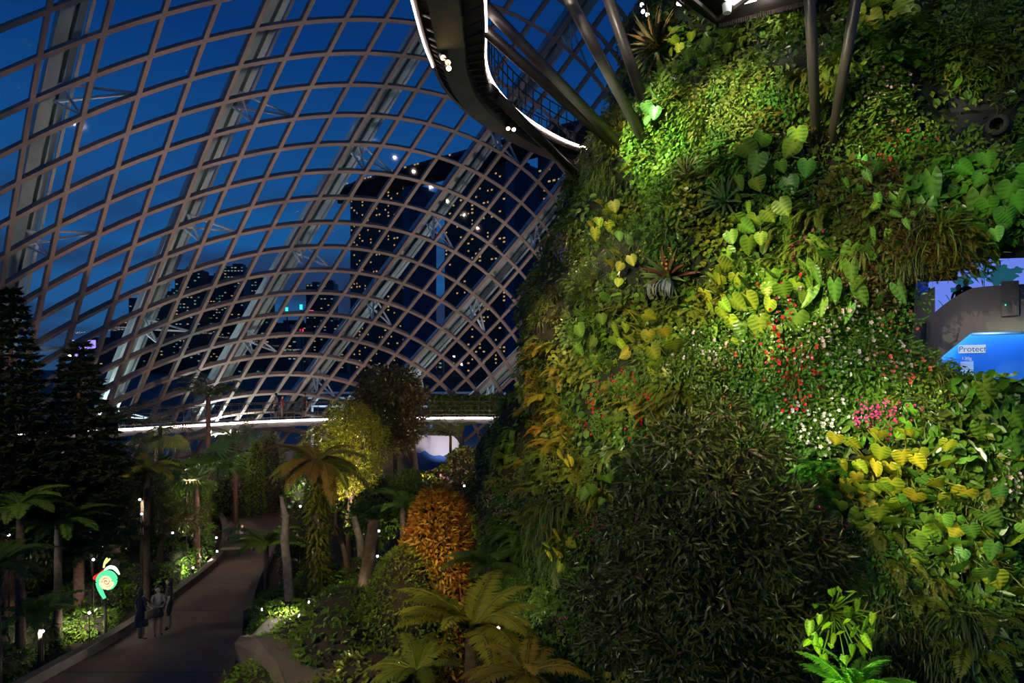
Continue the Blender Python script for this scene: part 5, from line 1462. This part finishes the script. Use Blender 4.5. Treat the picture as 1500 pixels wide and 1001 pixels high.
# ------------------------------------------------------------------ mountain mural in the far background
p = at(645, 658, 45.2)
mm = tag(empty('mountain_mural', (p.x, p.y, 0)), 'pale mural panel painted with a blue mountain ridge beyond the garden', 'mural')
def MMp(x, y, d=0.0): q = at(x, y, 45.2); return Vector((q.x - p.x, d, q.z))
arc = [MMp(672 - (1 - math.cos(a)) * 16, 672 - math.sin(a) * 34 + 4) for a in [k * PI / 2 / 8 for k in range(9)]]
MB().prism([MMp(606, 638), MMp(606, 690), MMp(676, 690), MMp(674, 655), MMp(670, 645), MMp(664, 639)], (0, .1, 0)).build('panel', pmat('mural_pale', (.72, .68, .76), .7), mm)
MB().prism([MMp(x, y, -.01) for x, y in ((606, 662), (616, 664), (622, 660), (630, 666), (636, 668), (644, 667), (650, 669), (656, 665), (664, 659), (668, 656), (674, 690), (606, 690))], (0, -.01, 0)).build('painted_ridge', pmat('mural_blue', (.05, .17, .55), .7), mm)
MB().box((0, .1, .8), (.12, .12, 1.6)).build('support', M_dark, mm); MB().box((0, .14, 1.2), (2.6, .08, 2.4)).build('backing', M_dark, mm)
spot_fixture('spotlight', (p.x + .3, p.y - 2.2, 2.6), [(0, 0, .1)], (p.x, p.y, 4.2), 'small hidden lamp lighting the mountain mural', 160, (.95, .9, 1.0), 75, M_lamppink)

# ------------------------------------------------------------------ visitors
M_skin = pmat('skin', (0.42, 0.26, 0.19), 0.6)
def person(loc, rz, label, top, low, hair=(.015, .012, .01), pose='stand', skirt=None, long_hair=False, bag=None, H=1.65, arm=0):
    """one continuous body grown from a jointed skeleton; clothes are painted regions plus a skirt, hair and bag as parts"""
    k = H / 1.65
    sit = pose == 'sit'
    V = []; E = []; Rr = []
    def v(x, y, z, r): V.append((x * k, y * k, z * k)); Rr.append(r * k); return len(V) - 1
    hipz = .50 if sit else .88
    pel = v(0, 0, hipz, .135); wa = v(0, .01, hipz + .17, .115); ch = v(0, .0, hipz + .38, .135); sh = v(0, 0, hipz + .50, .085); nk = v(0, .01, hipz + .575, .048); hb = v(0, .03, hipz + .655, .078); hm = v(0, .02, hipz + .72, .088); ht = v(0, .01, hipz + .785, .06)
    E += [(pel, wa), (wa, ch), (ch, sh), (sh, nk), (nk, hb), (hb, hm), (hm, ht)]
    ns = v(0, .108, hipz + .695, .014); E.append((hm, ns))
    for s in (-1, 1):
        er = v(s * .09, .0, hipz + .70, .014); E.append((hm, er))
        s1 = v(s * .17, 0, hipz + .465, .058); E.append((sh, s1))
        if arm == 1 and s == 1: el = v(s * .24, .06, hipz + .22, .042); wr = v(s * .14, .27, hipz + .28, .028)
        elif arm == 2: el = v(s * .22, .10, hipz + .22, .042); wr = v(s * .10, .30, hipz + .22, .028)
        elif sit: el = v(s * .21, .06, hipz + .20, .042); wr = v(s * .12, .28, hipz + .12, .028)
        else: el = v(s * .21, -.01, hipz + .20, .042); wr = v(s * .23, .05, hipz - .04, .028)
        pa = V[wr]; pe = V[el]; d = Vector(pa) - Vector(pe); d.normalize()
        E += [(s1, el), (el, wr)]
        pm_ = Vector(pa) / k + d * .06; palm_ = v(*pm_, .030); E.append((wr, palm_))
        sd = d.cross(Vector((0, 0, 1)) if abs(d.z) < .8 else Vector((0, 1, 0))).normalized()
        for q, (o, L) in enumerate(((-.026, .062), (-.009, .075), (.009, .07), (.026, .055))):
            f1 = v(*(pm_ + sd * o + d * .03), .010); f2 = v(*(pm_ + sd * o * 1.1 + d * (.03 + L * .6) + Vector((0, 0, -.008))), .009); f3 = v(*(pm_ + sd * o * 1.1 + d * (.03 + L) + Vector((0, 0, -.024))), .008)
            E += [(palm_, f1), (f1, f2), (f2, f3)]
        th1 = v(*(pm_ - sd * .034 * s + d * .0), .011); th2 = v(*(pm_ - sd * .05 * s + d * .035), .009); E += [(palm_, th1), (th1, th2)]
        if sit: hp = v(s * .09, .02, hipz - .01, .10); kn = v(s * .11, .44, hipz + .0, .062); an = v(s * .11, .46, .09, .04)
        else: hp = v(s * .085, 0, hipz - .09, .095); kn = v(s * .09, .02, .48, .058); an = v(s * .09, -.01, .09, .038)
        ca = v(V[kn][0] / k, (V[kn][1] + V[an][1]) / 2 / k - .02, (V[kn][2] + V[an][2]) / 2 / k + .06, .055)
        fo_ = v(s * .10, V[an][1] / k + .07, .035, .032); to = v(s * .105, V[an][1] / k + .15, .028, .026)
        E += [(pel, hp), (hp, kn), (kn, ca), (ca, an), (an, fo_), (fo_, to)]
    me = bpy.data.meshes.new('body'); me.from_pydata(V, E, [])
    tmp = bpy.data.objects.new('body_tmp', me); COL.objects.link(tmp)
    sk_ = tmp.modifiers.new('skin', 'SKIN'); sk_.use_smooth_shade = True
    sb = tmp.modifiers.new('sub', 'SUBSURF'); sb.levels = 1; sb.render_levels = 1
    for q, sv in enumerate(me.skin_vertices[0].data):
        sv.radius = (Rr[q], Rr[q]); sv.use_root = (q == 0)
    dg = bpy.context.evaluated_depsgraph_get()
    bm_ = bpy.data.meshes.new_from_object(tmp.evaluated_get(dg))
    bpy.data.objects.remove(tmp, do_unlink=True)
    mt = pmat('cloth_top', top, .8); ml = pmat('cloth_low', low, .8)
    for m in (M_skin, mt, ml, M_dark): bm_.materials.append(m)
    hz = hipz * k
    for pl_ in bm_.polygons:
        c = pl_.center; i = 0
        if hz - .02 * k < c.z < hz + .545 * k and abs(c.x) < .24 * k and not (abs(c.x) > .185 * k and c.z < hz + .28 * k): i = 1
        if sit and c.z < hz + .1 and abs(c.x) < .19 * k and c.z > .3: i = 2
        if not sit and (hz - (.15 if skirt else .38) * k) < c.z < hz - .02 * k and abs(c.x) < .17 * k: i = 2
        if c.z < .075 * k: i = 3
        pl_.material_index = i; pl_.use_smooth = True
    root = tag(empty('person', loc, rz), label, 'person')
    bm_.name = 'body'
    link('body', bm_, root)
    hz_ = (hipz + .73) * k
    hmb = MB(); prof = [(.0, .088), (.05, .08), (.082, .045), (.094, 0), (.092, -.05), (.075, -.09 if not long_hair else -.22), (.05, -.10 if not long_hair else -.30)]
    hmb.lathe([(r * k, z * k) for r, z in prof], 12, (0, -.022 * k, hz_)); hmb.build('hair', pmat('hair', hair, .5), root, smooth=True)
    for s in (-1, 1): MB().lathe([(0, -.007), (.008, 0), (0, .007)], 6, (s * .033 * k, .098 * k, (hipz + .725) * k)).build('eye', M_dark, root)
    MB().box((0, .096 * k, (hipz + .655) * k), (.04, .008, .009)).build('mouth', pmat('lips', (.3, .1, .09), .5), root)
    if skirt:
        MB().lathe([(.13 * k, hz + .10 * k), (.165 * k, hz - .02), (.20 * k, hz - .20), (.215 * k, hz - skirt)], 14).build('skirt', ml, root, smooth=True)
    if bag:
        MB().box((.26 * k, .06, hz - .02), (.09, .28, .24)).build('bag', pmat('bag_cloth', bag, .7), root)
        MB().tube([(.24 * k, -.05, hz + .09), (.12, -.05, hz + .48), (-.1, .0, hz + .50), (.2, .16, hz + .1)], .012, 5).build('strap', M_dark, root)
    return root
pA = on_z(207, 938); pB = on_z(231, 931); pC = on_z(243, 922)
person((pA.x, pA.y, 0), -.3, 'woman in a dark blue dress with a shoulder strap and pale bag on the path', (.02, .02, .06), (.018, .018, .045), skirt=.42, bag=(.38, .28, .16), long_hair=True, arm=1, H=1.68)
person((pB.x, pB.y, 0), -2.4, 'person in a dark cardigan over a pale top talking on the path', (.28, .25, .23), (.05, .04, .04), skirt=.2, long_hair=True, arm=2, H=1.62)
person((pC.x + .12, pC.y, 0), 1.9, 'person in dark clothes holding a bright blue bag on the path', (.015, .015, .02), (.03, .03, .04), bag=(.02, .07, .42), long_hair=True, H=1.72)
# bench with two seated visitors
bq = on_z(343, 812)
bn_ = tag(empty('bench', (bq.x, bq.y, 0), .15), 'long low stone bench at the path edge', 'bench')
MB().box((0, .9, .42), (.95, 3.0, .12)).build('seat', M_stone, bn_); MB().box((0, .9, .18), (.7, 2.6, .36)).build('base', M_dark, bn_)
person((bq.x + .12, bq.y + .55, -.0), -1.3, 'visitor in a pale shirt with crossed bag strap sitting on the bench', (.42, .35, .32), (.05, .045, .05), pose='sit', bag=(.03, .03, .03), H=1.7)
person((bq.x - .35, bq.y + 1.15, -.0), 1.2, 'visitor with long dark hair sitting at the back of the bench', (.25, .21, .2), (.05, .045, .05), pose='sit', long_hair=True, H=1.62)
w0 = at(404, 612, 47.0); w1 = at(413, 612, 46.6); w2 = at(446, 612, 47.6)
person((w0.x, w0.y, ZD), 1.4, 'visitor in a grey shirt on the ring walkway', (.34, .3, .28), (.03, .03, .04), H=1.72)
person((w1.x, w1.y, ZD), -1.4, 'visitor in a red shirt on the ring walkway', (.45, .03, .05), (.3, .25, .22), H=1.58)
person((w2.x, w2.y, ZD), 2.6, 'visitor in dark clothes on the ring walkway', (.04, .02, .025), (.02, .02, .02), H=1.68)
# two visitors leaning over the balcony parapet, their heads dark against the mural
pb = p_par + c_in * .55
for (x, y, lb) in ((1404, 424, 'visitor with long hair leaning on the balcony parapet before the mural'), (1415, 417, 'short-haired visitor leaning on the balcony parapet before the mural')):
    q = Q(x, y, pb); q0 = Q(1430, 484, p_par); person((q.x, q.y, q0.z + .12), 2.4, lb, (.02, .02, .02), (.02, .02, .02), long_hair=(x < 1410), arm=2, H=(q.z - q0.z - .1) / .93)

# ------------------------------------------------------------------ spiral fern lantern
lp = at(158, 868, 22.6)
ln = tag(empty('spiral_lantern', (lp.x, lp.y, 0)), 'glowing curled fern-frond lantern in green with an orange spiral heart', 'lantern')
M_lgreen = emat('lantern_green', (.10, .85, .35), 1.3); M_lwhite = emat('lantern_pale', (.75, 1.0, .75), 2.2); M_lorange = emat('lantern_orange', (1.0, .62, .36), 1.6); M_lred = emat('lantern_red', (.95, .05, .03), 1.0); M_lyel = emat('lantern_yellow', (.75, .9, .25), 1.5)
def LP(x, y, d=0.0): q = at(x, y, 22.6); return (q.x - lp.x, d, q.z)
sp_pts = [LP(155 + 4.5 + 0, 850)]
arcp = [LP(153.5, 877), LP(149, 869), LP(145.5, 860), LP(144.5, 852), LP(147, 845), LP(153, 840.5), LP(161, 840.5), LP(167, 846), LP(168, 853), LP(164, 860), LP(157, 863)]
MB().tube(sm(arcp, 4), [.05 + .05 * math.sin(PI * k / 40) for k in range(41)], 8).build('frond_arc', M_lgreen, ln, smooth=True)
MB().tube(sm([LP(153, 877), LP(148.5, 869), LP(145.3, 861)], 4), .045, 8).build('pale_stem', M_lwhite, ln, smooth=True)
MB().tube(sm([LP(153, 835.5), LP(160, 831.5), LP(168, 833), (LP(175, 842))], 4), [.02, .03, .04, .05, .055, .06, .06, .06, .055, .05, .04, .03, .02], 8).build('crest', M_lwhite, ln, smooth=True)
sp_ = []
for k in range(60):
    a = k / 60 * 5.2 * PI; r = 10.5 * (1 - k / 62)
    sp_.append(LP(157 + r * math.cos(a), 852 + r * math.sin(a), -.05))
MB().tube(sp_, [.045 - .02 * k / 60 for k in range(60)], 6).build('spiral_heart', M_lorange, ln, smooth=True)
MB().tube([LP(157, 852, .08), LP(157, 852, .14)], .24, 20).build('spiral_back', emat('lantern_brown', (.45, .10, .03), .7), ln)
MB().tube(sm([LP(152, 835), LP(145, 842), LP(138, 848)], 3), [.02, .03, .035, .045, .06, .075, .06], 8).build('red_bud', M_lred, ln, smooth=True)
MB().tube(sm([LP(152, 832), LP(153.5, 824), LP(157, 818)], 3), .03, 6).build('sprig', M_lyel, ln); MB().tube(sm([LP(154, 826), LP(158, 822), LP(161, 819)], 3), .03, 6).build('sprig', M_lyel, ln)
MB().tube([LP(153.5, 877), (LP(154, 880)[0], .05, 0)], .05, 8).build('pole', M_dark, ln)

# ------------------------------------------------------------------ small garden lamps
def stake_lamp(x, y, Y, label, mat, power, col, aim, deg=90, r=.06, z0=0.0):
    q = at(x, y, Y)
    t = tag(empty('garden_spotlight', (q.x, q.y, z0)), label, 'spotlight')
    MB().tube([(0, 0, 0), (0, 0, q.z - z0)], .018, 6).build('stake', M_dark, t)
    MB().tube([(0, .02, q.z - z0 - .02), (0, .16, q.z - z0 - .02)], r * 1.15, 10).build('lamp_head', M_dark, t)
    MB().lathe([(0, -r), (r * .7, -r * .7), (r, 0), (r * .7, r * .7), (0, r)], 10, (0, -.01, q.z - z0)).build('bulb', mat, t, smooth=True)
    if power: 
        a = Vector(aim); v = (a - q).normalized()
        spot('garden_light', q + v * .2 + Vector((0, -.12, 0)), a, power, col, deg, .8, .06)
    return t
WARM = (1.0, .80, .52); WHT = (1.0, .93, .80); GRNL = (.75, 1.0, .55); AMB = (1.0, .62, .20)
LMP = [
 (205, 732, 26.0, 'lamp on the thin upright trunk, upper of two', WHT, 60, (0, 1, -1), 120), (208, 753, 26.0, 'lamp on the thin upright trunk, lower of two', WHT, 60, (1, 1, -1), 120),
 (152, 767, 25.0, 'small bright lamp right of the thin dark trunk', WHT, 25, (-1, 1, -1), 110), (137, 775, 25.0, 'small bright lamp on the thin dark trunk', WHT, 0, 0, 0), (149, 802, 24.0, 'small bright lamp above the spiral lantern', WHT, 20, (0, 1, -1), 110), (137, 820, 23.4, 'large bright lamp beside the spiral lantern', WHT, 45, (1, 0.4, -1), 120),
 (13, 784, 21.0, 'lone bluish lamp among the dark tree ferns', (.8, .9, 1), 20, (1, 1, -1), 110), (253, 781, 28.0, 'lamp glinting beside the fan palm trunk', WHT, 30, (1, 1, 0), 110),
 (63, 925, 20.3, 'lamp in the left bed with a red marker beside it', WHT, 110, (-.7, .8, -.4), 75), (131, 898, 21.6, 'lamp shining on the white lit foliage', WHT, 190, (-.7, .8, -.45), 85), (283, 832, 28.5, 'lamp shining on the leaves by the far kerb', GRNL, 150, (-.8, .8, -.2), 90),
 (318, 808, 31.0, 'lamp beside the bench planting', WHT, 60, (-1, 0, -.6), 120), (317, 788, 33.0, 'lamp behind the bench planting', WARM, 60, (-1, .4, 0), 120),
 (555, 778, 25.0, 'upper white lamp on the dark leaning trunk', WHT, 90, (.5, .6, -.4), 120), (553, 815, 24.8, 'lower white lamp on the dark leaning trunk', WHT, 120, (.6, .2, -.8), 130), (452, 882, 22.4, 'bright lamp at the foot of the shaggy tree fern', WHT, 330, (-.5, -.4, -.6), 150), (505, 890, 24.0, 'lamp in the mound behind the clipped hedge', WARM, 50, (.2, 1, .3), 120),
 (436, 905, 21.7, 'lamp at the foot of the driftwood trunk', WHT, 380, (.3, -.6, -.7), 150),
 (384, 893, 23.6, 'lamp in the lit leaves on the stone planter', WARM, 170, (.7, -.3, -.7), 110), (440, 742, 26.4, 'lamp lighting the white flower bush', WHT, 200, (0, 1, .7), 100), (583, 972, 16.5, 'amber lamp at the foot of the green clad column', AMB, 90, (.2, .8, .8), 90), (730, 920, 15.2, 'tiny lamp beside the golden tree fern', WHT, 40, (.4, .8, .3), 100),
 (619, 705, 38.0, 'pale lamp before the flower bank', WARM, 120, (.3, 1, .5), 120), (680, 712, 30.0, 'tiny lamp at the wall foot', WARM, 60, (.6, .6, .4), 120)]
for (x, y, Y, lb, col, pw, dv, deg) in LMP:
    q = at(x, y, Y)
    stake_lamp(x, y, Y, lb, M_lampglass if col != AMB else M_lampwarm, pw * 1.7, col, (q.x + dv[0], q.y + dv[1], q.z + dv[2]) if pw else (0, 0, 0), deg or 90, .032 + .0004 * Y)

# ------------------------------------------------------------------ floodlights for mountain, dome and garden, most of them added out of view
M_lens = emat('flood_lens', (1.0, .95, .85), 1.2)
def flood(loc, target, power, col, deg, label, blend=.7, rad=.15, pole=None):
    t = tag(empty('floodlight', tuple(loc)), label, 'floodlight')
    v = (Vector(target) - Vector(loc)).normalized()
    MB().tube([-v * .22, -v * .14, v * .03], [.06, .10, .11], 12).build('lamp_body', M_dark, t)
    MB().tube([v * .03, v * .04], .09, 12).build('lens', M_lens, t)
    if pole is None: MB().tube([(0, 0, .42), (0, 0, 0)], .03, 6).build('hanger', M_dark, t)
    else: MB().tube([(0, 0, 0), (0, 0, pole - loc[2])], .03, 6).build('post', M_dark, t)
    spot('flood_light', Vector(loc) + v * .12, target, power, col, deg, blend, rad)
TX = -10.0
rail = tag(empty('added_light_truss', (TX, 0, 16.4)), 'added unseen overhead truss for lamps beside the viewpoint', 'truss')  # added truss out of view, carries the key and fill lamps
for dx in (0, .35):
    MB().tube([(dx, -7, 0), (dx, 9, 0)], .04, 8).build('chord', M_dark, rail)
for k in range(16): MB().tube([(0, -7 + k, 0), (.35, -6.5 + k, 0)], .02, 5).build('brace', M_dark, rail)
for y in (-7, 9): MB().tube([(.1, y, 0), (.1, y, 18)], .03, 6).build('hanger', M_dark, rail)
def mtarget(px, py): return tuple(mhit(px, py)[0])
TR = lambda y: (TX + .1, y, 15.98)
FL = [
 (8.5, mtarget(965, 195), 36000, (.84, 1.0, .70), 11, 'green white'), (7.8, mtarget(1070, 165), 24000, (.95, 1.0, .82), 11, 'pale'), (7.1, mtarget(1275, 165), 15000, (1.0, .98, .60), 9, 'soft yellow'),
 (6.4, mtarget(1105, 430), 15000, (1.0, .93, .50), 14, 'warm yellow'), (5.7, mtarget(1230, 560), 8000, (.95, 1.0, .75), 18, 'neutral'), (5.0, mtarget(1330, 720), 18000, (1.0, .93, .55), 13, 'golden'),
 (4.3, mtarget(940, 320), 9000, (1.0, .95, .65), 19, 'cream'), (3.6, mtarget(880, 560), 12000, (1.0, .86, .50), 18, 'amber'), (2.9, mtarget(1430, 330), 5000, (.9, 1.0, .6), 14, 'dim green'),
 (2.2, (-7.4, 31, 7.4), 11000, (1.0, .74, .28), 13, 'gold crown'), (1.5, (-2.2, 20, 4.0), 14000, (1.0, .62, .20), 7.5, 'orange column'), (0.8, (-.9, 14.5, 3.2), 4200, (1.0, .78, .25), 11, 'fern gold'), (0.1, (-7.2, 25, 4.5), 13000, (1.0, .80, .45), 14, 'bed warm'),
 (-2.6, mtarget(985, 80), 22000, (1.0, .92, .75), 7, 'tan'), (-.6, (-15, 25, 5.5), 7000, (1.0, .80, .50), 24, 'conifer dim'), (-1.3, (3.0, 11, 5.5), 1100, (1.0, .85, .50), 26, 'tree dim'), (-2.0, (-4.6, 18.5, 1.5), 14000, (1.0, .85, .45), 20, 'hedge dim')]
for y, tp, pw, col, deg, nm in FL:
    flood(TR(y), tp, pw, col, deg, '%s added floodlight on the unseen truss beside the viewpoint' % nm)  # lamps added out of view to light the wall and garden
flood(TR(-3.0), (9, 14, 10), 5200, (1.0, .93, .66), 70, 'wide soft added fill floodlight at the end of the unseen truss', 1.0, .1)  # added overall fill for the mountain wall
flood((2.4, 34.5, 5.0), (-9, 45, 14), 2600, (1.0, .78, .66), 120, 'added floodlight hidden behind the mountain washing the glass roof', .9, .1, pole=-.05)  # added out of sight, brightens the roof bars towards the right
flood((-7.5, 28.5, 1.2), (-18, 40, 16), 3600, (1.0, .78, .64), 120, 'added uplight in the middle bed washing the roof bars', .9, .1, pole=-.05)  # added to light the undersides of the roof bars
flood((-.9, 21.5, 2.0), tuple(at(800, 610, 25)), 1500, (1.0, .68, .24), 48, 'amber uplight at the wall foot', pole=-.05)
flood((-1.8, 26.5, 1.2), tuple(at(745, 640, 26)), 420, (.85, 1.0, .60), 60, 'green white uplight below the feathery ferns', pole=-.05)
flood((3.7, 8.7, 4.6), tuple(at(1216, 890, 9.9)), 55, (.8, 1.0, .35), 80, 'lime spotlight below the lime green shrub', pole=-.05)
flood((2.6, 6.4, 5.0), tuple(at(1255, 985, 7.2)), 260, (.80, 1.0, .45), 60, 'spotlight beside the vivid light green fern', pole=-.05)
flood((-17.5, 43.6, 5.0), (-13.0, 39.0, 0), 160, (1.0, .72, .45), 90, 'added warm lamp for the path below the ring walkway', pole=-.05)  # added to warm the far paving
flood((-14.3, 30.0, 4.6), (-11.8, 29, 0), 130, (1.0, .62, .40), 90, 'added warm lamp for the path beside the fan palm', pole=-.05)  # second lamp added for a browner, warmer path
point('exhibit_lamp', tuple(Q(1450, 500, p_bk + cn * 1.2)), 40, (.25, .55, 1.0), .2)
point('balcony_lamp', tuple(Q(1425, 460, Vector(ctr) + c_in * .25)), 5, (1.0, .85, .75), .2)
